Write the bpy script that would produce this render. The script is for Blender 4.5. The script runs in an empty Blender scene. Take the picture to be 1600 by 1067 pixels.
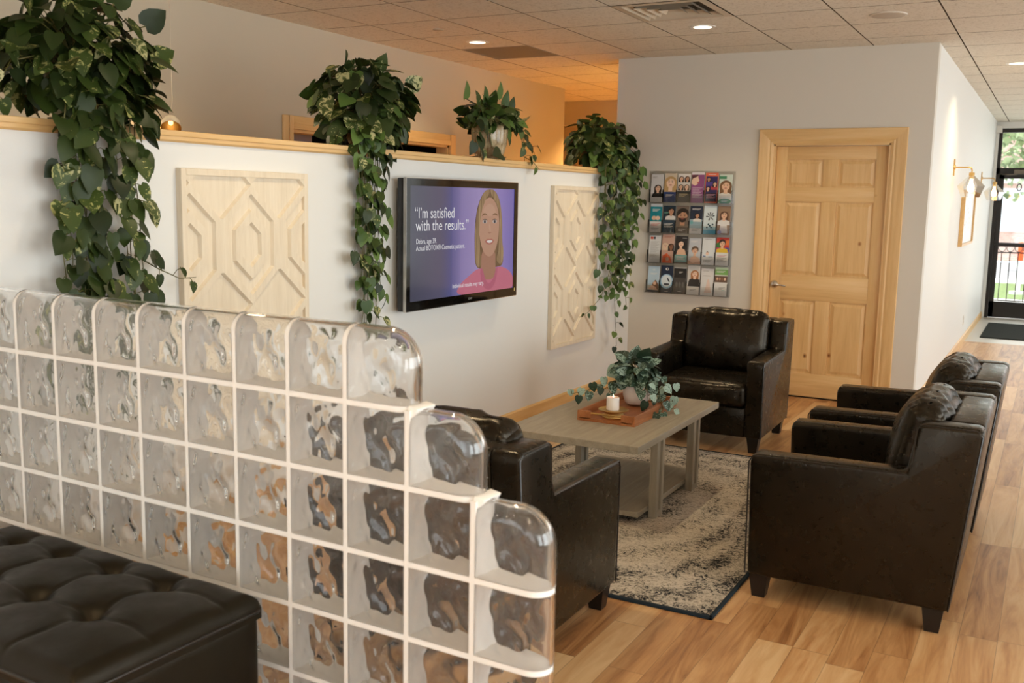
import bpy, bmesh, math, random
from mathutils import Vector, Matrix, noise as mnoise

S = bpy.context.scene
COL = S.collection
PI = math.pi
random.seed(7)

# ------------------------------------------------------------------ camera
cd = bpy.data.cameras.new('camera')
cam = bpy.data.objects.new('camera', cd)
COL.objects.link(cam)
cd.sensor_width = 36.0
cd.lens = 35.03
cd.clip_start = 0.05
_r = Vector((0.87758090, 0.47905725, 0.01886578))
_d = Vector((0.08424122, -0.11534348, -0.98974709))
_f = Vector((-0.47196947, 0.87017242, -0.14157960))
_m = Matrix((_r, -_d, -_f)).transposed().to_4x4()
_m.translation = Vector((1.59429, -2.03200, 1.55757))
cam.matrix_world = _m
cd.dof.use_dof = True
cd.dof.focus_distance = 5.4
cd.dof.aperture_fstop = 4.5
S.camera = cam

# ------------------------------------------------------------------ colour management
S.view_settings.view_transform = 'Standard'
S.view_settings.look = 'None'
S.view_settings.gamma = 1.0
S.view_settings.use_curve_mapping = False
S.view_settings.exposure = -0.24

# enough light bounces to see into the hollow glass blocks
S.cycles.max_bounces = 24
S.cycles.diffuse_bounces = 9
S.cycles.glossy_bounces = 8
S.cycles.transmission_bounces = 16
S.cycles.transparent_max_bounces = 24
S.cycles.sample_clamp_indirect = 0.0

# ------------------------------------------------------------------ world: overcast daylight
W = bpy.data.worlds.new('overcast_sky')
S.world = W
W.use_nodes = True
_bg = W.node_tree.nodes['Background']
_bg.inputs[0].default_value = (0.86, 0.93, 1.0, 1)
_bg.inputs[1].default_value = 4.0


def area_light(name, loc, rot, sx, sy, power, color):
    l = bpy.data.lights.new(name, 'AREA')
    l.shape = 'RECTANGLE'
    l.size = sx
    l.size_y = sy
    l.energy = power
    l.color = color
    o = bpy.data.objects.new(name, l)
    o.location = loc
    o.rotation_euler = rot
    COL.objects.link(o)
    return o


# daylight through the storefront windows of the right and rear walls (openings built below)
DAY = (0.95, 1.0, 0.98)
for yc, pw in ((-3.8, 96), (0.0, 108), (3.6, 58), (7.2, 34), (10.8, 26)):  # first and last light unseen windows added to brighten the blocks and corridor
    area_light('window_daylight', (4.93, yc, 1.5), (0, PI / 2, 0), 2.2, 2.8, pw, DAY)
for xc in (-2.0, 1.6):
    area_light('rear_window_daylight', (xc, -5.93, 1.5), (PI / 2, 0, 0), 2.6, 2.2, 12, (1.0, 0.97, 0.9))
area_light('entry_daylight', (1.9, 13.6, 1.4), (-PI / 2, 0, 0), 1.9, 2.2, 18, DAY)
_sun = bpy.data.lights.new('sun', 'SUN')
_sun.energy = 9.0
_sun.angle = 0.05
_so = bpy.data.objects.new('sun', _sun)
_so.rotation_euler = Vector((0.45, 0.12, -0.88)).to_track_quat('-Z', 'Y').to_euler()
COL.objects.link(_so)
CAN_POWER = 11
CAN_COL = (1.0, 0.79, 0.49)


# ------------------------------------------------------------------ material helpers
class NT:
    def __init__(self, name):
        self.m = bpy.data.materials.new(name)
        self.m.use_nodes = True
        self.t = self.m.node_tree
        self.b = self.t.nodes['Principled BSDF']
        self.out = self.t.nodes['Material Output']

    def n(self, typ, **kw):
        nd = self.t.nodes.new(typ)
        for k, v in kw.items():
            if hasattr(nd, k):
                setattr(nd, k, v)
        return nd

    def set(self, node, i, v):
        s = node.inputs[i]
        if hasattr(v, 'is_linked') or isinstance(v, bpy.types.NodeSocket):
            self.t.links.new(v, s)
        elif isinstance(v, (tuple, list)) and len(v) == 3 and s.type == 'RGBA':
            s.default_value = (*v, 1)
        else:
            s.default_value = v

    def math(self, op, a, b=None, c=None):
        nd = self.n('ShaderNodeMath', operation=op)
        self.set(nd, 0, a)
        if b is not None:
            self.set(nd, 1, b)
        if c is not None:
            self.set(nd, 2, c)
        return nd.outputs[0]

    def vmath(self, op, a, b):
        nd = self.n('ShaderNodeVectorMath', operation=op)
        self.set(nd, 0, a)
        self.set(nd, 1, b)
        return nd.outputs[0]

    def obj(self):
        return self.n('ShaderNodeTexCoord').outputs['Object']

    def sep(self, v):
        nd = self.n('ShaderNodeSeparateXYZ')
        self.set(nd, 0, v)
        return nd.outputs

    def comb(self, x, y, z):
        nd = self.n('ShaderNodeCombineXYZ')
        for i, a in enumerate((x, y, z)):
            self.set(nd, i, a)
        return nd.outputs[0]

    def noise(self, vec, scale=5, detail=3, rough=0.5, dist=0.0):
        nd = self.n('ShaderNodeTexNoise')
        self.set(nd, 'Vector', vec)
        nd.inputs['Scale'].default_value = scale
        nd.inputs['Detail'].default_value = detail
        nd.inputs['Roughness'].default_value = rough
        nd.inputs['Distortion'].default_value = dist
        return nd.outputs['Fac']

    def voro(self, vec, scale=5, rnd=1.0, feature='F1'):
        nd = self.n('ShaderNodeTexVoronoi', feature=feature)
        self.set(nd, 'Vector', vec)
        nd.inputs['Scale'].default_value = scale
        nd.inputs['Randomness'].default_value = rnd
        return nd.outputs['Distance']

    def white(self, vec):
        nd = self.n('ShaderNodeTexWhiteNoise', noise_dimensions='3D')
        self.set(nd, 'Vector', vec)
        return nd.outputs['Value']

    def ramp(self, fac, stops, interp='LINEAR'):
        nd = self.n('ShaderNodeValToRGB')
        nd.color_ramp.interpolation = interp
        e = nd.color_ramp.elements
        while len(e) < len(stops):
            e.new(0.5)
        for k, (p, c) in enumerate(stops):
            e[k].position = p
            e[k].color = (*c, 1) if len(c) == 3 else c
        self.set(nd, 0, fac)
        return nd.outputs[0]

    def mix(self, fac, a, b, typ='MIX'):
        nd = self.n('ShaderNodeMix', data_type='RGBA', blend_type=typ)
        self.set(nd, 0, fac)
        self.set(nd, 6, a)
        self.set(nd, 7, b)
        return nd.outputs[2]

    def bump(self, h, strength=0.2, dist=0.01):
        nd = self.n('ShaderNodeBump')
        nd.inputs['Strength'].default_value = strength
        nd.inputs['Distance'].default_value = dist
        self.set(nd, 'Height', h)
        self.t.links.new(nd.outputs[0], self.b.inputs['Normal'])

    def base(self, c):
        self.set(self.b, 'Base Color', c)

    def rough(self, v):
        self.set(self.b, 'Roughness', v)


def lin(r, g, b):
    f = lambda c: c / 12.92 if c <= 0.04045 else ((c + 0.055) / 1.055) ** 2.4
    return (f(r / 255), f(g / 255), f(b / 255))


_flat = {}


def flat(rgb, rough=0.6, metal=0.0, spec=0.5, emit=0.0, name=None):
    key = (rgb, rough, metal, spec, emit)
    if key not in _flat:
        k = NT(name or 'paint_%d_%d_%d' % rgb)
        c = lin(*rgb)
        k.base(c)
        k.rough(rough)
        k.b.inputs['Metallic'].default_value = metal
        k.b.inputs['Specular IOR Level'].default_value = spec
        if emit:
            k.b.inputs['Emission Color'].default_value = (*c, 1)
            k.b.inputs['Emission Strength'].default_value = emit
        _flat[key] = k.m
    return _flat[key]


def m_wall(name, rgb):
    k = NT(name)
    k.base(lin(*rgb))
    k.rough(0.55)
    k.b.inputs['Specular IOR Level'].default_value = 0.3
    o = k.obj()
    k.bump(k.noise(o, 220, 3, 0.6), 0.12, 0.002)
    return k.m


def m_leather(name, a, b, r0=0.28, spec=0.36):
    k = NT(name)
    o = k.obj()
    n1 = k.noise(o, 7, 4, 0.6, 0.4)
    k.base(k.ramp(n1, [(0.3, a), (0.7, b)]))
    n2 = k.noise(o, 26, 3, 0.6)
    k.rough(k.math('MULTIPLY_ADD', n2, 0.22, r0))
    k.b.inputs['Specular IOR Level'].default_value = spec
    k.b.inputs['Specular Tint'].default_value = (1.0, 0.84, 0.66, 1)
    v = k.voro(o, 260)
    h = k.math('ADD', k.math('MULTIPLY', v, 0.10), k.math('MULTIPLY', n2, 0.12))
    k.bump(h, 0.10, 0.003)
    return k.m


def m_wood(name, dark, mid, light, axis='z', scale=1.0, rough=0.42, knots=False, grain=1.0, bump=0.08):
    """long grain along one axis of the object"""
    k = NT(name)
    o = k.obj()
    st = {'x': (0.6, 9, 9), 'y': (9, 0.6, 9), 'z': (9, 9, 0.6)}[axis]
    v = k.vmath('MULTIPLY', o, tuple(s * scale for s in st))
    n1 = k.noise(v, 1.2, 5, 0.6, 1.4)
    fine = k.noise(k.vmath('MULTIPLY', o, tuple(s * scale * 6 for s in st)), 2.0, 3, 0.6)
    f = k.math('ADD', k.math('MULTIPLY', n1, 0.75 * grain), k.math('MULTIPLY', fine, 0.25))
    col = k.ramp(f, [(0.25, dark), (0.5, mid), (0.75, light)])
    if knots:
        vk = k.vmath('MULTIPLY', o, (1.0, 1.0, 0.75) if axis == 'z' else (0.75, 0.75, 1))
        d = k.voro(vk, 4.6)
        ring = k.ramp(k.math('ADD', d, k.math('MULTIPLY', k.math('SUBTRACT', n1, 0.5), 0.05)), [(0.022, (0.10, 0.05, 0.02)), (0.04, (0.5, 0.3, 0.15)), (0.085, (1, 1, 1))])
        col = k.mix(0.9, col, ring, 'MULTIPLY')
    k.base(col)
    k.rough(rough)
    k.bump(fine, bump, 0.003)
    return k.m


M = {}
M['wall'] = m_wall('wall_paint_white', (224, 223, 218))
M['wall_warm'] = m_wall('wall_paint_greige', (209, 203, 191))
M['wall_back'] = m_wall('wall_paint_taupe', (190, 179, 158))
M['tile_white'] = flat((200, 196, 188), 0.35)
M['leather'] = m_leather('brown_black_leather', (0.0046, 0.0034, 0.0019), (0.0112, 0.0080, 0.0043), 0.18)
M['leather_ott'] = m_leather('black_leather', (0.0040, 0.0035, 0.0019), (0.0080, 0.0067, 0.0037), 0.28, 0.24)
M['piping'] = flat((26, 21, 16), 0.3)
M['blackwood'] = flat((20, 16, 14), 0.35)
M['alder'] = m_wood('knotty_alder', lin(200, 154, 96), lin(220, 180, 122), lin(231, 196, 144), 'z', 0.8, 0.4, True)
M['alder_x'] = m_wood('knotty_alder_rail', lin(200, 154, 96), lin(220, 180, 122), lin(231, 196, 144), 'x', 0.8, 0.4, False)
M['trim'] = m_wood('clear_alder_trim_y', lin(200, 154, 94), lin(218, 178, 118), lin(228, 192, 138), 'y', 0.8, 0.4)
M['trim_x'] = m_wood('clear_alder_trim_x', lin(200, 154, 94), lin(218, 178, 118), lin(228, 192, 138), 'x', 0.8, 0.4)
M['trim_z'] = m_wood('clear_alder_trim_z', lin(202, 158, 100), lin(221, 182, 126), lin(231, 196, 146), 'z', 0.8, 0.4)
M['greywood'] = m_wood('grey_washed_oak', lin(138, 127, 108), lin(163, 152, 132), lin(182, 172, 152), 'y', 1.6, 0.5, False, 0.7, 0.2)
M['greywood_z'] = m_wood('grey_washed_oak_upright', lin(138, 127, 108), lin(163, 152, 132), lin(182, 172, 152), 'z', 1.6, 0.5, False, 0.7, 0.2)
M['acacia'] = m_wood('acacia_tray_wood', lin(110, 62, 30), lin(160, 96, 52), lin(184, 120, 72), 'y', 1.5, 0.4)
M['palewood'] = m_wood('pale_maple_panel', lin(214, 198, 172), lin(226, 212, 188), lin(236, 224, 204), 'z', 2.0, 0.55, False, 0.8)
M['brass'] = flat((206, 168, 104), 0.36, 1.0, name='brass')
M['chrome'] = flat((205, 200, 192), 0.2, 1.0, name='brushed_nickel')
M['black'] = flat((14, 13, 12), 0.3)
M['gloss_black'] = flat((12, 11, 10), 0.06, 0.0, 0.6)
M['bronze'] = flat((34, 28, 24), 0.4, 0.2)
M['white_plastic'] = flat((224, 220, 212), 0.4)
M['mortar'] = m_wall('white_grout', (248, 244, 238))
M['ceramic'] = flat((226, 218, 208), 0.35)
M['soil'] = flat((30, 22, 16), 0.9)
M['stem'] = flat((96, 92, 44), 0.5)
M['stem_dark'] = flat((58, 50, 26), 0.5)


def m_floor():
    k = NT('hickory_plank_floor')
    o = k.obj()
    x, y, z = k.sep(o)
    row = k.math('FLOOR', k.math('DIVIDE', x, 0.127))
    off = k.white(k.comb(row, 3.1, 0.0))
    L = 1.15
    py = k.math('DIVIDE', k.math('ADD', y, k.math('MULTIPLY', off, 5.0)), L)
    pl = k.math('FLOOR', py)
    rnd = k.white(k.comb(row, pl, 7.7))
    rnd2 = k.white(k.comb(row, pl, 2.3))
    shift = k.math('MULTIPLY', rnd2, 40.0)
    gv = k.comb(k.math('MULTIPLY', x, 9.0), k.math('MULTIPLY', k.math('ADD', y, shift), 0.9), shift)
    grain = k.noise(gv, 1.3, 5, 0.62, 1.8)
    fine = k.noise(k.vmath('MULTIPLY', gv, (7, 5, 1)), 2.0, 3, 0.6)
    f = k.math('ADD', k.math('MULTIPLY', rnd, 0.34), k.math('ADD', k.math('MULTIPLY', grain, 0.80), k.math('MULTIPLY', fine, 0.10)))
    col = k.ramp(f, [(0.28, lin(104, 64, 36)), (0.42, lin(160, 110, 66)), (0.60, lin(192, 144, 94)), (0.86, lin(214, 176, 128))])
    knot = k.ramp(k.voro(k.comb(x, k.math('MULTIPLY', y, 0.45), shift), 1.7), [(0.012, (0.08, 0.05, 0.03)), (0.05, (1, 1, 1))])
    col = k.mix(0.85, col, knot, 'MULTIPLY')
    fx = k.math('FRACT', k.math('DIVIDE', x, 0.127))
    ex = k.math('LESS_THAN', fx, 0.016)
    ey = k.math('LESS_THAN', k.math('FRACT', py), 0.0022)
    gap = k.math('MAXIMUM', ex, ey)
    col = k.mix(k.math('MULTIPLY', gap, 0.6), col, (0.10, 0.055, 0.025))
    k.base(col)
    k.rough(k.math('MULTIPLY_ADD', fine, 0.18, 0.27))
    k.b.inputs['Specular IOR Level'].default_value = 0.4
    k.bump(k.math('SUBTRACT', k.math('MULTIPLY', fine, 0.25), gap), 0.12, 0.003)
    return k.m


M['floor'] = m_floor()


def m_ceiling():
    k = NT('fissured_ceiling_tile')
    o = k.obj()
    n1 = k.noise(o, 42, 5, 0.7, 1.0)
    n2 = k.noise(o, 140, 2, 0.5)
    k.base(k.ramp(n1, [(0.34, lin(190, 181, 163)), (0.5, lin(220, 213, 198))]))
    k.rough(0.85)
    k.bump(k.math('ADD', n1, k.math('MULTIPLY', n2, 0.4)), 0.5, 0.004)
    return k.m


M['ceiling'] = m_ceiling()
M['reveal_shade'] = flat((70, 62, 50), 0.7)  # dark colour stands in for shade inside the tile reveals
M['shaded_tile_edge'] = flat((112, 98, 78), 0.9)  # raw fibre brown, darkened too so the reveals look shaded


def m_rug():
    k = NT('distressed_vintage_rug')
    o = k.obj()
    x, y, z = k.sep(o)
    # faded medallion scroll: warped distance rings broken by wear
    cx = k.math('ADD', x, 0.26)
    cy = k.math('SUBTRACT', y, 2.71)
    r = k.math('SQRT', k.math('ADD', k.math('POWER', k.math('MULTIPLY', cx, 1.35), 2.0), k.math('POWER', cy, 2.0)))
    rings = k.math('MULTIPLY_ADD', k.math('SINE', k.math('MULTIPLY', r, 24.0)), 0.5, 0.5)
    w1 = k.noise(o, 26, 6, 0.74, 2.4)
    w2 = k.noise(o, 70, 4, 0.7, 2.6)
    w3 = k.noise(o, 3.2, 3, 0.6)
    f = k.math('ADD', k.math('MULTIPLY', w1, 0.62), k.math('MULTIPLY', w2, 0.44))
    f = k.math('ADD', f, k.math('MULTIPLY', rings, -0.045))
    f = k.math('ADD', f, k.math('MULTIPLY', k.math('SUBTRACT', w3, 0.5), 0.16))
    # border band
    bx = k.math('SUBTRACT', 0.83, k.math('ABSOLUTE', cx))
    by = k.math('SUBTRACT', 1.235, k.math('ABSOLUTE', cy))
    e = k.math('MINIMUM', bx, by)
    band = k.math('MULTIPLY_ADD', k.math('SINE', k.math('MULTIPLY', e, 52.0)), 0.5, 0.5)
    inb = k.math('LESS_THAN', e, 0.30)
    f = k.math('ADD', f, k.math('MULTIPLY', k.math('MULTIPLY', band, inb), -0.04))
    col = k.ramp(f, [(0.405, lin(28, 32, 38)), (0.445, lin(72, 72, 74)), (0.470, lin(180, 172, 160)), (0.60, lin(216, 208, 196))])
    tint = k.mix(k.noise(o, 2.0, 2, 0.5), (1, 1, 1), lin(240, 228, 210), 'MIX')
    k.base(k.mix(1.0, col, tint, 'MULTIPLY'))
    k.rough(0.95)
    k.b.inputs['Specular IOR Level'].default_value = 0.1
    k.bump(k.noise(o, 420, 2, 0.5), 0.6, 0.004)
    return k.m


M['rug'] = m_rug()
M['rug_edge'] = flat((40, 48, 54), 0.95, 0, 0.1)


def m_glass(name, col=(1, 1, 1), rough=0.0):
    k = NT(name)
    k.base(col)
    k.rough(rough)
    k.b.inputs['Transmission Weight'].default_value = 1.0
    k.b.inputs['IOR'].default_value = 1.5
    return k.m


def m_block():
    """pressed clear glass with a little painted haze to lighten it"""
    m_ = m_glass('clear_block_glass')
    nt = m_.node_tree
    df_ = nt.nodes.new('ShaderNodeBsdfDiffuse')
    df_.inputs[0].default_value = (0.9, 0.89, 0.86, 1)
    mx = nt.nodes.new('ShaderNodeMixShader')
    mx.inputs[0].default_value = 0.018  # small share of diffuse white put in as haze to brighten the glass
    nt.links.new(nt.nodes['Principled BSDF'].outputs[0], mx.inputs[1])
    nt.links.new(df_.outputs[0], mx.inputs[2])
    nt.links.new(mx.outputs[0], nt.nodes['Material Output'].inputs[0])
    return m_


M['glass'] = m_block()
M['shade_glass'] = m_glass('clear_lamp_glass')


def m_clear(name, gloss=0.10, tint=(0.97, 0.98, 0.98)):
    """thin clear sheet: see-through with a surface reflection"""
    k = NT(name)
    tr = k.n('ShaderNodeBsdfTransparent')
    tr.inputs[0].default_value = (*tint, 1)
    gl = k.n('ShaderNodeBsdfGlossy')
    gl.inputs['Roughness'].default_value = 0.03
    fr = k.n('ShaderNodeFresnel')
    fr.inputs[0].default_value = 1.45
    mx = k.n('ShaderNodeMixShader')
    k.t.links.new(k.math('MINIMUM', k.math('ADD', fr.outputs[0], gloss * 0.3), 1.0), mx.inputs[0])
    k.t.links.new(tr.outputs[0], mx.inputs[1])
    k.t.links.new(gl.outputs[0], mx.inputs[2])
    k.t.links.new(mx.outputs[0], k.out.inputs[0])
    return k.m


M['pane'] = m_clear('window_pane')
M['lamp_pane'] = m_clear('lamp_pane', 0.5, (0.97, 0.96, 0.94))
M['acrylic'] = m_clear('clear_acrylic', 0.02, (0.99, 0.99, 0.985))


def m_leaf(name, dark, mid, pale, amount, scale=30.0):
    k = NT(name)
    at = k.n('ShaderNodeAttribute')
    at.attribute_name = 'shade'
    o = k.obj()
    n1 = k.noise(o, scale, 4, 0.65, 1.2)
    basec = k.ramp(at.outputs['Fac'], [(0.0, dark), (1.0, mid)])
    thr = k.math('ADD', n1, k.math('MULTIPLY', k.math('SUBTRACT', at.outputs['Fac'], 0.5), 0.34))
    msk = k.ramp(thr, [(amount, (0, 0, 0)), (amount + 0.05, (1, 1, 1))])
    k.base(k.mix(msk, basec, pale))
    k.rough(0.42)
    k.b.inputs['Specular IOR Level'].default_value = 0.28
    return k.m


M['pothos'] = m_leaf('golden_pothos_leaf', lin(26, 38, 14), lin(62, 78, 30), lin(160, 158, 98), 0.68)
M['pothos_marble'] = m_leaf('marble_pothos_leaf', lin(28, 40, 16), lin(68, 82, 38), lin(178, 174, 126), 0.62)
M['pothos_green'] = m_leaf('green_pothos_leaf', lin(46, 68, 28), lin(92, 116, 54), lin(136, 150, 80), 0.76)
M['satin'] = m_leaf('silver_satin_pothos_leaf', lin(38, 56, 40), lin(70, 96, 74), lin(160, 184, 168), 0.50, 95.0)


def m_pot():
    k = NT('drip_glazed_pot')
    o = k.obj()
    v = k.vmath('MULTIPLY', o, (1, 1, 0.14))
    n1 = k.noise(v, 34, 4, 0.6, 0.4)
    n2 = k.noise(o, 120, 2, 0.5)
    f = k.math('ADD', k.math('MULTIPLY', n1, 0.8), k.math('MULTIPLY', n2, 0.2))
    k.base(k.ramp(f, [(0.36, lin(120, 98, 66)), (0.5, lin(172, 152, 116)), (0.66, lin(204, 190, 160))]))
    k.rough(0.15)
    k.bump(n1, 0.1, 0.004)
    return k.m


M['pot'] = m_pot()


# ------------------------------------------------------------------ mesh builder
class MB:
    def __init__(self):
        self.v, self.f, self.mi, self.at, self.mats = [], [], [], [], []

    def slot(self, m):
        if m not in self.mats:
            self.mats.append(m)
        return self.mats.index(m)

    def add(self, vs, fs, m, shade=None):
        b = len(self.v)
        self.v += [tuple(p) for p in vs]
        i = self.slot(m)
        for f in fs:
            self.f.append(tuple(b + k for k in f))
            self.mi.append(i)
            self.at.append(0.5 if shade is None else shade)

    def box(self, x0, x1, y0, y1, z0, z1, m, bev=0.0, seg=2):
        if bev > 0:
            bm = bmesh.new()
            bmesh.ops.create_cube(bm, size=1)
            for v in bm.verts:
                v.co = Vector(((x0 + x1) / 2 + v.co.x * (x1 - x0), (y0 + y1) / 2 + v.co.y * (y1 - y0), (z0 + z1) / 2 + v.co.z * (z1 - z0)))
            bmesh.ops.bevel(bm, geom=list(bm.edges), offset=bev, segments=seg, profile=0.5, affect='EDGES')
            self.bm(bm, m)
            return
        vs = [(x, y, z) for x in (x0, x1) for y in (y0, y1) for z in (z0, z1)]
        self.add(vs, [(0, 1, 3, 2), (4, 6, 7, 5), (0, 4, 5, 1), (2, 3, 7, 6), (0, 2, 6, 4), (1, 5, 7, 3)], m)

    def bm(self, bm, m, shade=None):
        bm.verts.index_update()
        self.add([v.co[:] for v in bm.verts], [[v.index for v in f.verts] for f in bm.faces], m, shade)
        bm.free()

    def prism(self, poly, axis, a0, a1, m, bev=0.0, seg=2):
        """extrude a 2D polygon along an axis; poly in the other two axes (order x,y,z without axis)"""
        bm = bmesh.new()

        def put(p, a):
            q = list(p)
            q.insert('xyz'.index(axis), a)
            return bm.verts.new(q)
        lo = [put(p, a0) for p in poly]
        hi = [put(p, a1) for p in poly]
        n = len(poly)
        bm.faces.new(lo)
        bm.faces.new(hi[::-1])
        for i in range(n):
            bm.faces.new((lo[i], hi[i], hi[(i + 1) % n], lo[(i + 1) % n]))
        bmesh.ops.recalc_face_normals(bm, faces=list(bm.faces))
        if bev > 0:
            bmesh.ops.bevel(bm, geom=[e for e in bm.edges if e.calc_face_angle(0) > 0.3], offset=bev, segments=seg, profile=0.5, affect='EDGES')
        self.bm(bm, m)

    def lathe(self, prof, m, c=(0, 0, 0), n=24, mat=None, rot=0.0):
        vs, fs = [], []
        for r, z in prof:
            for k in range(n):
                a = 2 * PI * k / n + rot
                vs.append((c[0] + r * math.cos(a), c[1] + r * math.sin(a), c[2] + z))
        for i in range(len(prof) - 1):
            for k in range(n):
                k2 = (k + 1) % n
                fs.append((i * n + k, i * n + k2, (i + 1) * n + k2, (i + 1) * n + k))
        if mat is not None:
            vs = [tuple(mat @ Vector(v)) for v in vs]
        self.add(vs, fs, m)

    def tube(self, pts, r, m, n=8, cap=True, r1=None):
        pts = [Vector(p) for p in pts]
        N = len(pts)
        vs, fs = [], []
        up = Vector((0, 0, 1))
        prev = None
        for i, p in enumerate(pts):
            t = (pts[min(i + 1, N - 1)] - pts[max(i - 1, 0)])
            if t.length < 1e-9:
                t = Vector((0, 0, 1))
            t.normalize()
            if prev is None:
                a = t.cross(up)
                if a.length < 1e-3:
                    a = t.cross(Vector((1, 0, 0)))
                a.normalize()
            else:
                a = (prev - t * prev.dot(t))
                if a.length < 1e-6:
                    a = t.cross(up)
                a.normalize()
            prev = a
            b = t.cross(a)
            rr = r if r1 is None else r + (r1 - r) * i / max(1, N - 1)
            for k in range(n):
                an = 2 * PI * k / n
                vs.append(p + a * (rr * math.cos(an)) + b * (rr * math.sin(an)))
        for i in range(N - 1):
            for k in range(n):
                k2 = (k + 1) % n
                fs.append((i * n + k, i * n + k2, (i + 1) * n + k2, (i + 1) * n + k))
        if cap:
            fs.append(tuple(range(n))[::-1])
            fs.append(tuple((N - 1) * n + k for k in range(n)))
        self.add(vs, fs, m)

    def ball(self, c, rx, ry, rz, m, n=12):
        bm = bmesh.new()
        bmesh.ops.create_uvsphere(bm, u_segments=n * 2, v_segments=n, radius=1)
        for v in bm.verts:
            v.co = Vector((c[0] + v.co.x * rx, c[1] + v.co.y * ry, c[2] + v.co.z * rz))
        self.bm(bm, m)

    def build(self, name, parent=None, smooth=False, loc=None, rot=None):
        me = bpy.data.meshes.new(name)
        me.from_pydata(self.v, [], self.f)
        for m in self.mats:
            me.materials.append(m)
        me.polygons.foreach_set('material_index', self.mi)
        a = me.attributes.new('shade', 'FLOAT', 'FACE')
        a.data.foreach_set('value', self.at)
        if smooth:
            me.polygons.foreach_set('use_smooth', [True] * len(self.f))
            if smooth != 'all':
                me.set_sharp_from_angle(angle=math.radians(smooth if not isinstance(smooth, bool) else 40))
        me.validate()
        o = bpy.data.objects.new(name, me)
        COL.objects.link(o)
        if parent is not None:
            o.parent = parent
        if loc is not None:
            o.location = loc
        if rot is not None:
            o.rotation_euler = rot
        return o


def tag(o, label=None, cat=None, group=None, kind=None):
    if label:
        o['label'] = label
    if cat:
        o['category'] = cat
    if group:
        o['group'] = group
    if kind:
        o['kind'] = kind
    return o


def thing(name, label, cat, loc=(0, 0, 0), rot=(0, 0, 0), group=None):
    o = bpy.data.objects.new(name, None)
    o.empty_display_size = 0.1
    COL.objects.link(o)
    o.location = loc
    o.rotation_euler = rot
    return tag(o, label, cat, group)


def struct(name, mb, smooth=False):
    return tag(mb.build(name, smooth=smooth), kind='structure')


def copy_tree(o, parent=None):
    c = o.copy()
    COL.objects.link(c)
    if parent is not None:
        c.parent = parent
    for ch in list(o.children):
        copy_tree(ch, c)
    return c


def text_mesh(name, body, size, m, parent, loc, rot, align='LEFT', depth=0.0004, squash=1.0):
    cu = bpy.data.curves.new(name, 'FONT')
    cu.body = body
    cu.size = size
    cu.extrude = depth
    cu.align_x = align
    t = bpy.data.objects.new(name + '_curve', cu)
    COL.objects.link(t)
    bpy.context.view_layer.update()
    me = bpy.data.meshes.new_from_object(t.evaluated_get(bpy.context.evaluated_depsgraph_get()))
    bpy.data.objects.remove(t)
    bpy.data.curves.remove(cu)
    me.materials.clear()
    me.materials.append(m)
    o = bpy.data.objects.new(name, me)
    COL.objects.link(o)
    o.parent = parent
    o.location = loc
    o.rotation_euler = rot
    o.scale = (squash, 1, 1)
    return o


def rbox(mb, c, size, r, m, n=12, bulge=(0, 0, 0), wrinkle=None):
    """upholstered rounded box; bulge pushes each pair of faces out in the middle"""
    hx, hy, hz = (s / 2 for s in size)
    h = (hx, hy, hz)
    bm = bmesh.new()
    bmesh.ops.create_cube(bm, size=2)
    bmesh.ops.subdivide_edges(bm, edges=list(bm.edges), cuts=n, use_grid_fill=True)
    for v in bm.verts:
        u = v.co.copy()
        # concentrate points towards the edges
        w = Vector([math.sin(t * PI / 2) for t in u])
        p = Vector([w[i] * h[i] for i in range(3)])
        q = Vector([max(-h[i] + r, min(h[i] - r, p[i])) for i in range(3)])
        d = p - q
        if d.length > 1e-9:
            p = q + d.normalized() * r
        for i in range(3):
            j, k = (i + 1) % 3, (i + 2) % 3
            p[i] += bulge[i] * w[i] * (1 - w[j] ** 2) * (1 - w[k] ** 2)
        if wrinkle:
            p = wrinkle(p, w)
        v.co = p + Vector(c)
    bmesh.ops.recalc_face_normals(bm, faces=list(bm.faces))
    mb.bm(bm, m)


# ================================================================== SETTING
CH = 2.755
FAR = 6.08          # wall with the alder door
COR = 0.715         # corridor wall
PX = -1.65          # face of the half wall
BX = -3.26          # back wall behind the half wall
END = 13.75         # storefront

b = MB()
b.box(-6.2, 5.1, -6.1, 10.75, -0.1, 0, M['floor'])
struct('floor', b)
b = MB()
b.box(-6.2, 5.1, 10.75, END + 0.2, -0.1, 0.0, M['tile_white'])
tag(b.build('floor_entry_tile'), kind='structure')

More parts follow.
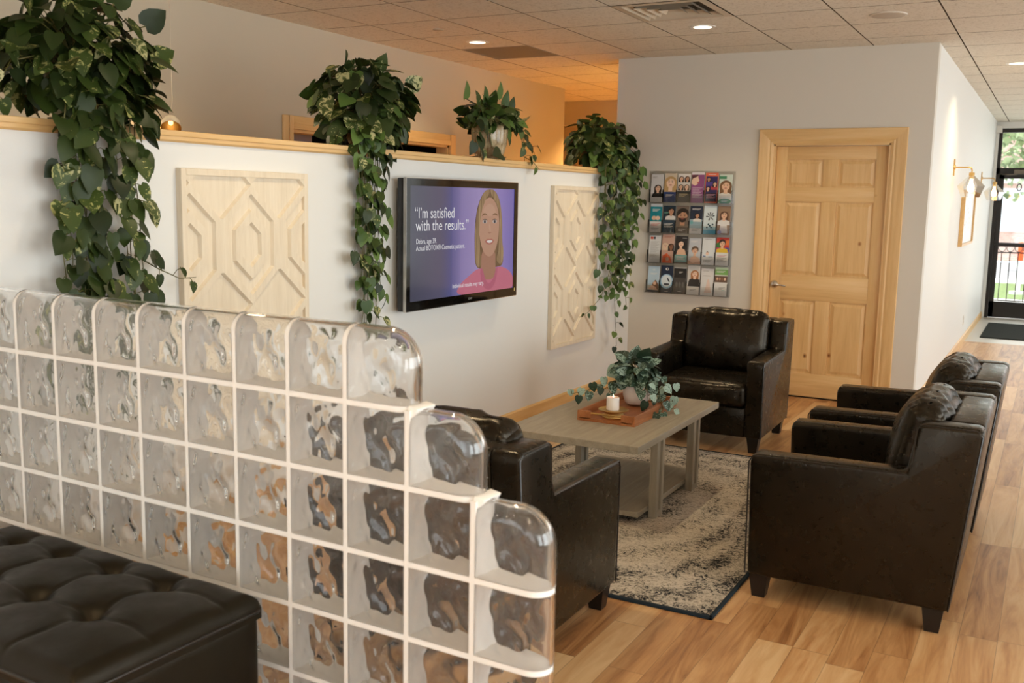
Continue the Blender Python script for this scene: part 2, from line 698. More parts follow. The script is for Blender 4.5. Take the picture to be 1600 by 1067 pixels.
# ceiling: lay-in tiles with recessed reveals on a grid, plus slots for the fixtures
TX0, TY0, TP = -0.972, 4.500, 0.6125
b = MB()
b.box(-6.2, 5.1, -6.1, END + 0.2, CH + 0.024, CH + 0.1, M['reveal_shade'])
ix0, ix1 = math.floor((-6.2 - TX0) / TP), math.ceil((5.1 - TX0) / TP)
iy0, iy1 = math.floor((-6.1 - TY0) / TP), math.ceil((END + 0.2 - TY0) / TP)
VENT_TILE = (0, -1)
GRILLE_TILE = (-3, 1)
for i in range(ix0, ix1):
    for j in range(iy0, iy1):
        x0, y0 = TX0 + i * TP, TY0 + j * TP
        if (i, j) in (VENT_TILE, GRILLE_TILE):
            continue
        x1, y1 = min(x0 + TP, 5.1), min(y0 + TP, END + 0.2)
        x0, y0 = max(x0, -6.2), max(y0, -6.1)
        g = 0.0048
        if x1 - x0 < 0.03 or y1 - y0 < 0.03:
            continue
        X0, X1, Y0, Y1, Z = x0 + g, x1 - g, y0 + g, y1 - g, CH
        e = 0.0
        vs = [(X0, Y0, CH + 0.024), (X1, Y0, CH + 0.024), (X1, Y1, CH + 0.024), (X0, Y1, CH + 0.024),
              (X0, Y0, Z), (X1, Y0, Z), (X1, Y1, Z), (X0, Y1, Z)]
        b.add(vs, [(4, 7, 6, 5)], M['ceiling'])
        b.add(vs, [(0, 4, 5, 1), (1, 5, 6, 2), (2, 6, 7, 3), (3, 7, 4, 0)], M['shaded_tile_edge'])
struct('ceiling', b)

# far wall with the door opening  x -0.457..0.431  z 0..2.03
DX0, DX1, DZ = -0.457, 0.431, 2.03
b = MB()
b.box(-1.82, DX0, FAR, FAR + 0.12, 0, CH, M['wall_warm'])
b.box(DX1, COR, FAR, FAR + 0.12, 0, CH, M['wall_warm'])
b.box(DX0, DX1, FAR, FAR + 0.12, DZ, CH, M['wall_warm'])
struct('wall_far', b)
b = MB()
b.box(COR - 0.12, COR, FAR + 0.12, END, 0, CH, M['wall'])
struct('wall_corridor', b)
b = MB()
b.box(-1.82, -1.70, FAR + 0.12, END, 0, CH, M['wall_warm'])
struct('wall_hall', b)
# half wall
b = MB()
b.box(-1.87, PX, -3.2, FAR - 0.002, 0, 1.764, M['wall'])
struct('wall_partition', b)
b = MB()
b.box(-1.895, -1.625, -3.2, FAR - 0.003, 1.787, 1.811, M['trim'], 0.004)
b.prism([(-1.885, 1.764), (-1.64, 1.764), (-1.632, 1.772), (-1.632, 1.787), (-1.885, 1.787)], 'y', -3.2, FAR - 0.003, M['trim'])
struct('trim_1', b)
# back wall with a cased opening y 3.54..5.70, top 2.03
OY0, OY1, OZ = 3.56, 5.66, 2.02
b = MB()
b.box(BX - 0.12, BX, -6.1, OY0, 0, CH, M['wall_back'])
b.box(BX - 0.12, BX, OY1, 8.02, 0, CH, M['wall_back'])
b.box(BX - 0.12, BX, OY0, OY1, OZ, CH, M['wall_back'])
struct('wall_back', b)
b = MB()
cw = 0.095
for (y0, y1, z0, z1) in ((OY0 - cw, OY0, 0, OZ + cw), (OY1, OY1 + cw, 0, OZ + cw), (OY0, OY1, OZ, OZ + cw)):
    mm = M['trim_z'] if z0 == 0 else M['trim']
    b.box(BX, BX + 0.018, y0, y1, z0, z1, mm, 0.004)
    b.box(BX + 0.018, BX + 0.026, y0 + (0.055 if z0 == 0 and y0 < OY0 else 0.0), y1 - (0.055 if z0 == 0 and y0 >= OY1 else 0), z0 if z0 == 0 else z0 + 0.0, z1 - (0.0 if z0 == 0 else 0.055), mm, 0.003)
b.box(BX - 0.12, BX, OY0 - 0.001, OY0 + 0.02, 0, OZ, M['trim_z'])
b.box(BX - 0.12, BX, OY1 - 0.02, OY1 + 0.001, 0, OZ, M['trim_z'])
b.box(BX - 0.12, BX, OY0, OY1, OZ - 0.02, OZ + 0.001, M['trim'])
struct('trim_2', b)
# office seen through the cased opening, near-black walls painted for unlit dark
b = MB()
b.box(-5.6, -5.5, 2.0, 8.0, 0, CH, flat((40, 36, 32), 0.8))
b.box(-5.5, BX - 0.12, 2.0, 2.1, 0, CH, flat((150, 142, 150), 0.8))
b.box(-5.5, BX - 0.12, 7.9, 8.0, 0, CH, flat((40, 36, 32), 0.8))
b.box(-4.0, -3.94, 2.1, 4.6, 0, CH, flat((176, 168, 178), 0.8))
b.box(-3.94, -3.93, 2.1, 4.6, 0, 1.98, M['trim_z'])
struct('wall_office', b)
# far end of the staff hall
b = MB()
b.box(-6.2, -1.82, 10.9, 11.0, 0, CH, M['wall_back'])
b.box(-6.2, BX - 0.12, 8.0, 8.1, 0, CH, M['wall_back'])
b.box(-6.2, -6.1, 8.1, 10.9, 0, CH, M['wall_back'])
b.box(-5.2, -1.82, 9.3, 9.45, 2.47, CH, M['wall_back'])
struct('wall_staff_hall', b)

# right wall: storefront windows, first and last unseen, added for more daylight; rear wall: two
def window_wall(name, axis, pos, a0, a1, wins, z0, z1, t, mat):
    b = MB()

    def bx(p0, p1, q0, q1):
        if axis == 'x':
            b.box(min(pos, pos + t), max(pos, pos + t), p0, p1, q0, q1, mat)
        else:
            b.box(p0, p1, min(pos, pos + t), max(pos, pos + t), q0, q1, mat)
    bx(a0, a1, 0, z0)
    bx(a0, a1, z1, CH)
    cur = a0
    for w0, w1 in wins:
        bx(cur, w0, z0, z1)
        cur = w1
    bx(cur, a1, z0, z1)
    return struct(name, b)


def window_unit(name, axis, pos, w0, w1, z0, z1, nm=2):
    b = MB()
    g = MB()

    def bx(mb, p0, p1, q0, q1, d, m):
        if axis == 'x':
            mb.box(pos - d, pos + d, p0, p1, q0, q1, m)
        else:
            mb.box(p0, p1, pos - d, pos + d, q0, q1, m)
    f = 0.05
    bx(b, w0, w1, z0, z0 + f, 0.04, M['bronze'])
    bx(b, w0, w1, z1 - f, z1, 0.04, M['bronze'])
    for k in range(nm + 1):
        p = w0 + (w1 - w0 - f) * k / nm
        bx(b, p, p + f, z0, z1, 0.04, M['bronze'])
    bx(g, w0 + f, w1 - f, z0 + f, z1 - f, 0.003, M['pane'])
    o = struct(name, b)
    g.build('pane', o)
    return o


RW = [(-5.2, -2.4), (-1.4, 1.4), (2.2, 5.0), (5.8, 8.6), (9.4, 12.2)]
window_wall('wall_right', 'x', 5.0, -6.1, END + 0.2, RW, 0.4, 2.6, 0.12, M['wall'])
BW = [(-3.3, -0.7), (0.3, 2.9)]
window_wall('wall_rear', 'y', -6.0, -6.2, 5.1, BW, 0.4, 2.6, -0.12, M['wall'])
wn = 1
for w in RW:
    window_unit('window_%d' % wn, 'x', 5.06, w[0], w[1], 0.4, 2.6)
    wn += 1
for w in BW:
    window_unit('window_%d' % wn, 'y', -6.06, w[0], w[1], 0.4, 2.6)
    wn += 1
b = MB()
b.box(-6.3, -6.2, -6.1, 8.1, 0, CH, M['wall'])
struct('wall_left', b)

# baseboards
def baseboard(name, poly_axis, pts):
    b = MB()
    for kind, c, s, a0, a1 in pts:
        h = 0.088
        prof = [(0, 0), (0.014, 0), (0.014, h - 0.012), (0.006, h), (0, h)]
        if kind == 'x':      # runs along y on a face at x=c pointing to s
            b.prism([(c + s * u, z) for u, z in prof], 'y', a0, a1, M['trim'])
        else:
            b.prism([(c + s * u, z) for u, z in prof], 'x', a0, a1, M['trim_x'])
    return struct(name, b)


baseboard('baseboard_partition', '', [('x', PX, 1, 0.15, FAR - 0.016)])
baseboard('baseboard_far', '', [('y', FAR, -1, PX + 0.016, DX0 - 0.118), ('y', FAR, -1, DX1 + 0.088, COR)])
baseboard('baseboard_corridor', '', [('x', COR, 1, FAR - 0.014, END - 0.06)])

# ------------------------------------------------------------------ alder door (door_1)
b = MB()
prof = [(0.0, 0.0), (0.0, 0.010), (0.018, 0.016), (0.030, 0.013), (0.052, 0.022), (0.075, 0.020), (0.092, 0.024), (0.112, 0.024), (0.116, 0.018), (0.116, 0.0)]
def casing(b, x0, x1, zt, mat_v, mat_h):
    # mitred: inner edge at x0/x1/zt, profile (distance outwards, projection towards the room)
    n = len(prof)
    rings = []
    for (sx, corner) in ((-1, 0), (-1, 1), (1, 1), (1, 0)):
        ring = []
        for dd, pr in prof:
            x = (x0 - dd) if sx < 0 else (x1 + dd)
            z = (zt + dd) if corner else 0.0
            ring.append((x, FAR - pr, z))
        rings.append(ring)
    for s in range(3):
        vs = rings[s] + rings[s + 1]
        fs = [(i, i + 1, n + i + 1, n + i) for i in range(n - 1)]
        b.add(vs, fs, mat_h if s == 1 else mat_v)


casing(b, DX0, DX1, DZ, M['trim_z'], M['trim_x'])
# jambs
b.box(DX0 - 0.001, DX0 + 0.014, FAR - 0.006, FAR + 0.119, 0, DZ, M['trim_z'])
b.box(DX1 - 0.014, DX1 + 0.001, FAR - 0.006, FAR + 0.119, 0, DZ, M['trim_z'])
b.box(DX0, DX1, FAR - 0.006, FAR + 0.119, DZ - 0.014, DZ + 0.001, M['trim_x'])
struct('trim_3', b, 30)

DOORY = FAR + 0.035
b = MB()
dx0, dx1 = DX0 + 0.016, DX1 - 0.016
b.box(dx0, dx1, DOORY + 0.012, DOORY + 0.04, 0.012, DZ - 0.017, M['alder'])
cols = [(-0.352, -0.070), (0.044, 0.324)]
rows = [(0.200, 0.794), (0.994, 1.580), (1.694, 1.911)]
xs = [dx0, cols[0][0], cols[0][1], cols[1][0], cols[1][1], dx1]
for (x0, x1) in ((xs[0], xs[1]), (xs[4], xs[5])):
    b.box(x0, x1, DOORY, DOORY + 0.02, 0.012, DZ - 0.017, M['alder'], 0.002)
zz = [0.012, 0.200, 0.794, 0.994, 1.580, 1.694, 1.911, DZ - 0.017]
for z0, z1 in ((zz[0], zz[1]), (zz[2], zz[3]), (zz[4], zz[5]), (zz[6], zz[7])):
    b.box(xs[1], xs[4], DOORY, DOORY + 0.02, z0, z1, M['alder_x'], 0.002)
for z0, z1 in rows:
    b.box(xs[2], xs[3], DOORY, DOORY + 0.02, z0, z1, M['alder'], 0.002)
b.box(dx0, dx1, DOORY + 0.004, DOORY + 0.036, 0.0005, 0.0125, M['black'])  # black strip added to darken the gap under the door
door = struct('door_1', b, 30)
for z0, z1 in rows:
    for x0, x1 in cols:
        pb = MB()
        g = 0.004
        i = 0.036
        v = []
        for (dd, yy) in ((g, DOORY + 0.0115), (g + 0.010, DOORY + 0.0115), (i, DOORY + 0.003), (i + 0.004, DOORY + 0.003)):
            v += [(x0 + dd, yy, z0 + dd), (x1 - dd, yy, z0 + dd), (x1 - dd, yy, z1 - dd), (x0 + dd, yy, z1 - dd)]
        fs = []
        for q in range(3):
            for k in range(4):
                k2 = (k + 1) % 4
                fs.append((q * 4 + k, q * 4 + k2, q * 4 + 4 + k2, q * 4 + 4 + k))
        fs.append((12, 13, 14, 15))
        pb.add(v, fs, M['alder'])
        pb.build('door_panel', door)
hb = MB()
rx = Matrix.Translation((-0.405, DOORY, 0.91)) @ Matrix.Rotation(PI / 2, 4, 'X')
hb.lathe([(0.0, 0.012), (0.022, 0.012), (0.031, 0.006), (0.033, 0.0)], M['chrome'], n=20, mat=rx)
hb.lathe([(0.010, 0.0), (0.010, 0.05), (0.0, 0.052)], M['chrome'], n=12, mat=rx)
hb.tube([(-0.405, DOORY - 0.045, 0.91), (-0.37, DOORY - 0.05, 0.912), (-0.335, DOORY - 0.046, 0.908), (-0.302, DOORY - 0.04, 0.902)], 0.009, M['chrome'], 10, r1=0.006)
tag(hb.build('door_handle', door, True), 'brushed nickel lever handle')

# ------------------------------------------------------------------ storefront entry
b = MB()
b.box(COR - 0.12, 5.1, END, END + 0.12, 2.665, CH, M['wall'])
struct('wall_end', b)
b = MB()
fx0 = 0.752
for (x0, x1, z0, z1) in ((fx0, fx0 + 0.045, 0, 2.665), (1.80, 1.86, 0, 2.665), (fx0, 5.0, 2.61, 2.665), (fx0, 1.86, 2.03, 2.12), (1.86, 5.0, 0.0, 0.12), (3.4, 3.46, 0, 2.665), (4.94, 5.0, 0, 2.665)):
    b.box(x0, x1, END + 0.01, END + 0.1, z0, z1, M['bronze'])
fr = struct('window_%d' % wn, b)
g = MB()
g.box(fx0 + 0.04, 1.80, END + 0.055, END + 0.061, 2.12, 2.61, M['pane'])
g.build('transom_pane', fr)
g = MB()
g.box(1.86, 3.4, END + 0.055, END + 0.061, 0.12, 2.61, M['pane'])
g.build('side_pane', fr)
b = MB()
b.box(COR - 0.001, fx0, END, END + 0.1, 0, 2.665, M['wall'])
struct('wall_end_return', b)
b = MB()
lx0, lx1 = fx0 + 0.047, 1.797
yd0, yd1 = END + 0.03, END + 0.075
b.box(lx0, lx0 + 0.062, yd0, yd1, 0.01, 2.028, M['bronze'])
b.box(lx1 - 0.062, lx1, yd0, yd1, 0.01, 2.028, M['bronze'])
b.box(lx0, lx1, yd0, yd1, 1.972, 2.028, M['bronze'])
b.box(lx0, lx1, yd0, yd1, 0.01, 0.235, M['bronze'])
d2 = struct('door_2', b)
g = MB()
g.box(lx0 + 0.06, lx1 - 0.06, END + 0.05, END + 0.056, 0.235, 1.972, M['pane'])
g.build('pane', d2)
g = MB()
g.box(lx0 + 0.01, lx1 - 0.01, yd0 - 0.05, yd0 - 0.02, 1.02, 1.065, M['bronze'], 0.006)
g.box(lx0 + 0.02, lx0 + 0.05, yd0 - 0.03, yd0, 1.02, 1.065, M['bronze'])
g.box(lx1 - 0.05, lx1 - 0.02, yd0 - 0.03, yd0, 1.02, 1.065, M['bronze'])
g.build('push_bar', d2)
g = MB()
g.box(lx0 + 0.18, lx0 + 0.48, yd0 - 0.05, yd0, 2.035, 2.095, flat((120, 110, 98), 0.4, 0.6), 0.006)
g.tube([(lx0 + 0.22, yd0 - 0.05, 2.03), (lx0 + 0.1, yd0 - 0.16, 2.02), (lx0 + 0.02, yd0 - 0.02, 2.035)], 0.008, flat((120, 110, 98), 0.4, 0.6))
g.build('door_closer', d2)
text_mesh('door_number', '0', 0.155, M['black'], d2, (1.06, END + 0.049, 1.80), (PI / 2, 0, 0), 'CENTER')
b = MB()
b.box(COR, COR + 0.075, END - 0.09, END - 0.005, 2.60, 2.70, M['white_plastic'], 0.006)
tag(b.build('door_chime'), 'small white plastic box high in the corner above the glass entry door', 'sensor')
b = MB()
b.box(0.862, 1.95, 11.2, 12.95, 0.0, 0.014, flat((40, 42, 38), 0.95, 0, 0.1), 0.004)
tag(b.build('door_mat'), 'dark grey entry mat on the pale tile before the glass door', 'mat')

# ================================================================== GLASS BLOCK PARTITION
GT = 0.097          # thickness of the block wall
GTH = 0.010         # pane thickness
GP = 0.2
GTOP = 1.02695
gwall = thing('glass_block_wall', 'stepped wavy glass block wall with white grout and rounded top blocks behind the ottoman', 'glass block wall', (0, 0, GTOP), (0, 0, -0.0352))


def wave(u, v):
    """pressed waves of a block face (metres), u,v in metres from the block centre"""
    s = 0.0
    s += 0.0013 * math.sin(50 * u + 1.7 * math.sin(36 * v + 0.6) + 0.4)
    s += 0.0012 * math.sin(46 * v - 30 * u + 1.9 * math.sin(38 * u) + 1.7)
    s += 0.0024 * (mnoise.noise(Vector((u * 32 + 3.1, v * 22 - 1.7, 0.3))))
    s += 0.0006 * (mnoise.noise(Vector((u * 60 + 9.1, v * 40 + 4.0, 5.3))))
    return s * 1.4


def block_bm(free_top, free_right, half=0.0935):
    """one hollow block: wavy front and back panes that roll over any free edge"""
    bm = bmesh.new()
    N = 34

    def surf(x1, z1, T, y_off, Rc, waves, flip):
        # grid from (-half,-half) to (x1,z1)
        def grid_at(i, j):
            s, t = i / N, j / N
            # sample finer towards free edges
            if free_right:
                s = 1 - (1 - s) ** 1.7
            if free_top:
                t = 1 - (1 - t) ** 1.7
            return -half + s * (x1 + half), -half + t * (z1 + half)
        verts = []
        for j in range(N + 1):
            row = []
            for i in range(N + 1):
                x, z = grid_at(i, j)
                d = 9.0
                if free_right and free_top:
                    px, pz = x - (x1 - Rc), z - (z1 - Rc)
                    if px > 0 and pz > 0:
                        mx = max(px, pz)
                        L = math.hypot(px, pz)
                        px, pz = px / L * mx, pz / L * mx
                        x, z = x1 - Rc + px, z1 - Rc + pz
                        d = Rc - mx
                    else:
                        d = min(x1 - x, z1 - z)
                elif free_right:
                    d = x1 - x
                elif free_top:
                    d = z1 - z
                r = T / 2
                y = 0.0
                if d < r:
                    q = max(0.0, r - d)
                    y = r - math.sqrt(max(0.0, r * r - q * q))
                w = 0.0
                if waves:
                    fe = min(1.0, max(0.0, min(half - 0.004 - abs(max(-half, min(half, x))), half - 0.004 - abs(max(-half, min(half, z)))) / 0.022)) if not (free_top or free_right) else min(1.0, max(0.0, (x + half - 0.004) / 0.022), max(0.0, (z + half - 0.004) / 0.022), 1.0 if free_right else max(0.0, (half - 0.004 - x) / 0.022), 1.0 if free_top else max(0.0, (half - 0.004 - z) / 0.022), max(0.0, (d - 0.006) / 0.03))
                    w = wave(x, z) * fe
                row.append((x, y, z, w))
            verts.append(row)
        for side in (0, 1):
            vv = [[bm.verts.new((x, (y_off + y + w) if side == 0 else (y_off + T - y - w * 0.9), z)) for (x, y, z, w) in row] for row in verts]
            for j in range(N):
                for i in range(N):
                    f = (vv[j][i], vv[j][i + 1], vv[j + 1][i + 1], vv[j + 1][i])
                    if (side == 1) != flip:
                        f = f[::-1]
                    bm.faces.new(f)
    # outer skin, then the inner skin (normals towards the hollow)
    x1 = half + (0.009 if free_right else 0)
    z1 = half + (0.009 if free_top else 0)
    surf(x1, z1, GT, 0.0, 0.098, False, False)
    surf(x1 - (GTH if free_right else 0), z1 - (GTH if free_top else 0), GT - 2 * GTH, GTH, 0.098 - GTH, True, True)
    bmesh.ops.remove_doubles(bm, verts=list(bm.verts), dist=0.00002)
    return bm


def block_mesh(ft, fr):
    mb = MB()
    mb.bm(block_bm(ft, fr), M['glass'])
    o = mb.build('glass_block', None, True)
    me = o.data
    bpy.data.objects.remove(o)
    return me


BLK = {k: block_mesh(*k) for k in ((False, False), (True, False), (True, True), (False, True))}
blocks = []
for row in range(1, 7):
    last = {1: 8, 2: 9}.get(row, 10)
    for i in range(-1, last):
        ft = row == 1 or (row == 2 and i == 8) or (row == 3 and i == 9)
        fr_ = i == last - 1
        o = bpy.data.objects.new('glass_block', BLK[(ft, fr_)])
        COL.objects.link(o)
        o.parent = gwall
        o.location = ((i - 7 + 0.5) * GP, 0, (1 - row + 0.5) * GP)
        if fr_ and ft:
            tag(o, 'rounded corner block')
        blocks.append(o)
b = MB()
hw = 0.0085
ya, yb = 0.0, GT


def vbar(i, z0, z1, round_top):
    x = (i - 7) * GP
    if round_top:
        r = (yb - ya) / 2
        poly = [(ya, z0), (yb, z0)] + [((ya + yb) / 2 + r * math.cos(a), z1 - r + r * math.sin(a)) for a in [PI * k / 14 for k in range(15)]]
        b.prism(poly, 'x', x - hw, x + hw, M['mortar'])
    else:
        b.box(x - hw, x + hw, ya, yb, z0, z1, M['mortar'])


def hbar(k, i0, i1, round_end):
    z = (1 - k) * GP
    x0, x1 = (i0 - 7) * GP, (i1 - 7) * GP
    if round_end:
        r = (yb - ya) / 2
        cx = x1 - r
        ya_, yb_ = ya + 0.0004, yb - 0.0004
        poly = [(x0, yb_), (x0, ya_)] + [(cx + r * math.cos(a), (ya + yb) / 2 + (r - 0.0004) * math.sin(a)) for a in [-PI / 2 + PI * k2 / 14 for k2 in range(15)]]
        b.prism(poly, 'z', z - hw, z + hw, M['mortar'])
    else:
        b.box(x0, x1, ya, yb, z - hw, z + hw, M['mortar'])


zb = -GTOP + 0.027
for i in range(-1, 11):
    if i <= 7:
        vbar(i, zb, GP - 0.001, True)
    elif i == 8:
        vbar(i, zb, 0.0, False)
    elif i == 9:
        vbar(i, zb, -GP, False)
for k in range(1, 6):
    e = {1: 8, 2: 9}.get(k, 10)
    hbar(k, -1.2, e, True)
b.box(-8.2 * GP, -8 * GP - hw, ya, yb, zb, GP - 0.045, M['mortar'])
# fillets of grout in the two steps
for (xi, k) in ((8, 1), (9, 2)):
    x, z = (xi - 7) * GP, (1 - k) * GP
    b.prism([(x - 0.004, z - 0.03), (x + 0.018, z - 0.012), (x + 0.03, z + 0.006), (x - 0.004, z + 0.012)], 'y', ya + 0.008, yb - 0.008, M['mortar'], 0.004)
b.box(-8.2 * GP, 3 * GP + 0.004, 0.0, GT, -GTOP, zb, M['mortar'], 0.003)
b.build('grout_grid', gwall, 40)

# ================================================================== OTTOMAN
ott = thing('tufted_ottoman', 'black leather ottoman with a button tufted top before the glass block wall', 'ottoman', (-0.75, -0.375, 0), (0, 0, -0.0352))
OL, OD, OH = 1.08, 0.575, 0.505
b = MB()
rbox(b, (0, 0, 0.25), (OL, OD, 0.40), 0.03, M['leather_ott'], 14, (0.004, 0.006, 0))
b.build('body', ott, 'all')
cols_b = [-0.43 + 0.215 * k for k in range(5)]
cols_b = [-0.365, -0.15, 0.07, 0.285]
rows_b = [-0.05, 0.18]
bm = bmesh.new()
NX, NY = 150, 84
grid = []
for j in range(NY + 1):
    r_ = []
    for i in range(NX + 1):
        x = -OL / 2 + OL * i / NX
        y = -OD / 2 + OD * j / NY
        ex = min(x + OL / 2, OL / 2 - x)
        ey = min(y + OD / 2, OD / 2 - y)
        z = OH - 0.006
        # pillow puff towards the middle
        z += 0.018 * (1 - (2 * x / OL) ** 4) * (1 - (2 * y / OD) ** 4)
        for bxp in cols_b:
            for byp in rows_b:
                q = math.hypot(x - bxp, y - byp)
                z -= 0.034 * math.exp(-(q / 0.030) ** 2) + 0.012 * math.exp(-(q / 0.075) ** 2)
        # pleats along rows and columns of buttons
        for bxp in cols_b:
            wgt = 1.0 if rows_b[0] <= y <= rows_b[1] else 0.75
            wob = bxp + 0.006 * math.sin(y * 40 + bxp * 9)
            z -= wgt * (0.005 * math.exp(-((x - wob) / 0.006) ** 2) + 0.0035 * math.exp(-((x - wob) / 0.03) ** 2)) * min(1, ey / 0.03)
        for byp in rows_b:
            wob = byp + 0.006 * math.sin(x * 36 + byp * 30)
            z -= (0.004 * math.exp(-((y - wob) / 0.006) ** 2) + 0.0025 * math.exp(-((y - wob) / 0.03) ** 2)) * min(1, ex / 0.03)
        z += 0.0035 * mnoise.noise(Vector((x * 9, y * 9, 2.0)))
        # roll over the edge
        rr = 0.04
        e = min(ex, ey)
        if e < rr:
            z -= rr - math.sqrt(max(0, rr * rr - (rr - e) ** 2))
        r_.append(bm.verts.new((x, y, z)))
    grid.append(r_)
for j in range(NY):
    for i in range(NX):
        bm.faces.new((grid[j][i], grid[j][i + 1], grid[j + 1][i + 1], grid[j + 1][i]))
rim = [grid[0][i] for i in range(NX)] + [grid[j][NX] for j in range(NY)] + [grid[NY][i] for i in range(NX, 0, -1)] + [grid[j][0] for j in range(NY, 0, -1)]
low = [bm.verts.new((v.co.x, v.co.y, 0.43)) for v in rim]
for k in range(len(rim)):
    k2 = (k + 1) % len(rim)
    bm.faces.new((rim[k], low[k], low[k2], rim[k2]))
b = MB()
b.bm(bm, M['leather_ott'])
cu = b.build('tufted_cushion', ott, 'all')
for bxp in cols_b:
    for byp in rows_b:
        t = MB()
        t.ball((bxp, byp, OH - 0.036), 0.012, 0.012, 0.006, M['leather_ott'], 8)
        t.build('button', cu, 'all')
b = MB()
cr = 0.02
for zz_ in (0.452,):
    pts = []
    for (sx, sy, a0) in ((1, 1, 0), (-1, 1, 90), (-1, -1, 180), (1, -1, 270)):
        for k in range(5):
            a = math.radians(a0 + 22.5 * k)
            pts.append((sx * (OL / 2 - cr) + cr * math.cos(a), sy * (OD / 2 - cr) + cr * math.sin(a), zz_))
    pts.append(pts[0])
    b.tube(pts, 0.0055, M['piping'], 8, False)
b.build('piping', ott, 'all')
for sx in (-1, 1):
    for sy in (-1, 1):
        t = MB()
        t.box(sx * (OL / 2 - 0.05) - 0.03, sx * (OL / 2 - 0.05) + 0.03, sy * (OD / 2 - 0.05) - 0.03, sy * (OD / 2 - 0.05) + 0.03, 0, 0.055, M['blackwood'], 0.004)
        t.build('leg', ott)

# ================================================================== LEATHER ARMCHAIRS
AW, AD, AT = 0.80, 0.82, 0.112     # width, depth, arm thickness


def make_armchair(name, label):
    """local: front towards -y, front plane at y=0"""
    t = thing(name, label, 'armchair', group='leather armchairs around the coffee table')
    hwid = AW / 2
    side = [(0.012, 0.095), (0.0, 0.56), (0.012, 0.588), (0.575, 0.598), (0.602, 0.77), (0.622, 0.785), (0.815, 0.785), (0.825, 0.76), (0.755, 0.095)]
    for s in (-1, 1):
        m = MB()
        x0, x1 = (-hwid, -hwid + AT) if s < 0 else (hwid - AT, hwid)
        m.prism(side, 'x', x0, x1, M['leather'], 0.018, 3)
        a = m.build('arm', t, 50)
        w = MB()
        xo = x0 + 0.004 if s < 0 else x1 - 0.004
        yzs = [(0.004, 0.10), (-0.002, 0.555), (0.012, 0.580), (0.30, 0.585), (0.572, 0.589), (0.592, 0.64), (0.602, 0.765), (0.625, 0.777), (0.80, 0.777), (0.818, 0.757), (0.752, 0.10)]
        w.tube([(xo, y, z) for y, z in yzs], 0.0035, M['piping'], 6)
        w.build('piping', a, True)
    m = MB()
    m.prism([(0.60, 0.30), (0.70, 0.785), (0.815, 0.785), (0.825, 0.76), (0.755, 0.095), (0.60, 0.095)], 'x', -hwid + AT - 0.004, hwid - AT + 0.004, M['leather'], 0.014, 3)
    m.build('backrest', t, 50)
    m = MB()
    m.box(-hwid + AT - 0.004, hwid - AT + 0.004, 0.022, 0.61, 0.095, 0.285, M['leather'], 0.012)
    m.build('seat_base', t, 50)

    def wr_seat(p, w):
        # soft front lip and a dip where one sits
        f = max(0.0, 1 - abs(w.z - 1) * 2)
        p.z -= 0.012 * math.exp(-((p.x / 0.16) ** 2 + ((p.y - 0.02) / 0.17) ** 2)) * (1 if w.z > 0.5 else 0)
        p += Vector((0, 0, 0.004)) * mnoise.noise(Vector((p.x * 14, p.y * 14, p.z * 14)))
        if w.y < -0.7:
            p.y -= 0.006 * mnoise.noise(Vector((p.x * 30, p.z * 20, 4)))
        return p
    m = MB()
    rbox(m, (0, 0.30, 0.362), (AW - 2 * AT + 0.006, 0.64, 0.15), 0.045, M['leather'], 22, (0, 0.02, 0.018), wr_seat)
    m.build('seat_cushion', t, 'all')

    def wr_back(p, w):
        # gathered pleats below the top seam
        top = max(0.0, w.z)
        k = 0.014 * (top ** 2.2) * math.sin(p.x * 74 + 2.0 * math.sin(p.x * 23 + 1)) * (1 - w.x ** 4)
        p.y += (-k if w.y < 0 else k) + 0.008 * mnoise.noise(Vector((p.x * 9, p.z * 9, 1.5)))
        p.z += 0.008 * top * mnoise.noise(Vector((p.x * 16, 3.3, 0)))
        # sag at the corners
        p.z -= 0.02 * top * w.x ** 6
        return p
    m = MB()
    rbox(m, (0, 0, 0), (AW - 2 * AT - 0.008, 0.135, 0.425), 0.05, M['leather'], 30, (0, 0.055, 0.015), wr_back)
    m.build('back_cushion', t, 'all', (0, 0.585, 0.625), (-0.20, 0, 0))
    for sx in (-1, 1):
        for y in (0.055, 0.70):
            m = MB()
            cx = sx * (hwid - 0.055)
            q = [(-0.038, -0.038), (0.038, -0.038), (0.038, 0.038), (-0.038, 0.038)]
            vs = [(cx + x * 0.66, y + yy * 0.66, 0.0) for x, yy in q] + [(cx + x, y + yy, 0.1) for x, yy in q]
            m.add(vs, [(3, 2, 1, 0), (4, 5, 6, 7), (0, 1, 5, 4), (1, 2, 6, 5), (2, 3, 7, 6), (3, 0, 4, 7)], M['blackwood'])
            m.build('leg', t)
    return t


chair = make_armchair('armchair', 'dark brown leather armchair nearest the camera on the right, showing its side')
chair.location = (0.605, 2.165, 0)
chair.rotation_euler = (0, 0, -PI / 2)
c2 = copy_tree(chair)
c2.location = (0.612, 3.19, 0)
c2['label'] = 'dark brown leather armchair on the right, second in line behind the nearest one'
c3 = copy_tree(chair)
c3.location = (-0.325, 4.03, 0)
c3.rotation_euler = (0, 0, 0.02)
c3['label'] = 'dark brown leather armchair facing the camera, under the brochure rack'
c4 = copy_tree(chair)
c4.location = (-0.195, 1.42, 0)
c4.rotation_euler = (0, 0, PI)
c4['label'] = 'dark brown leather armchair seen from behind, beside the glass block wall end'

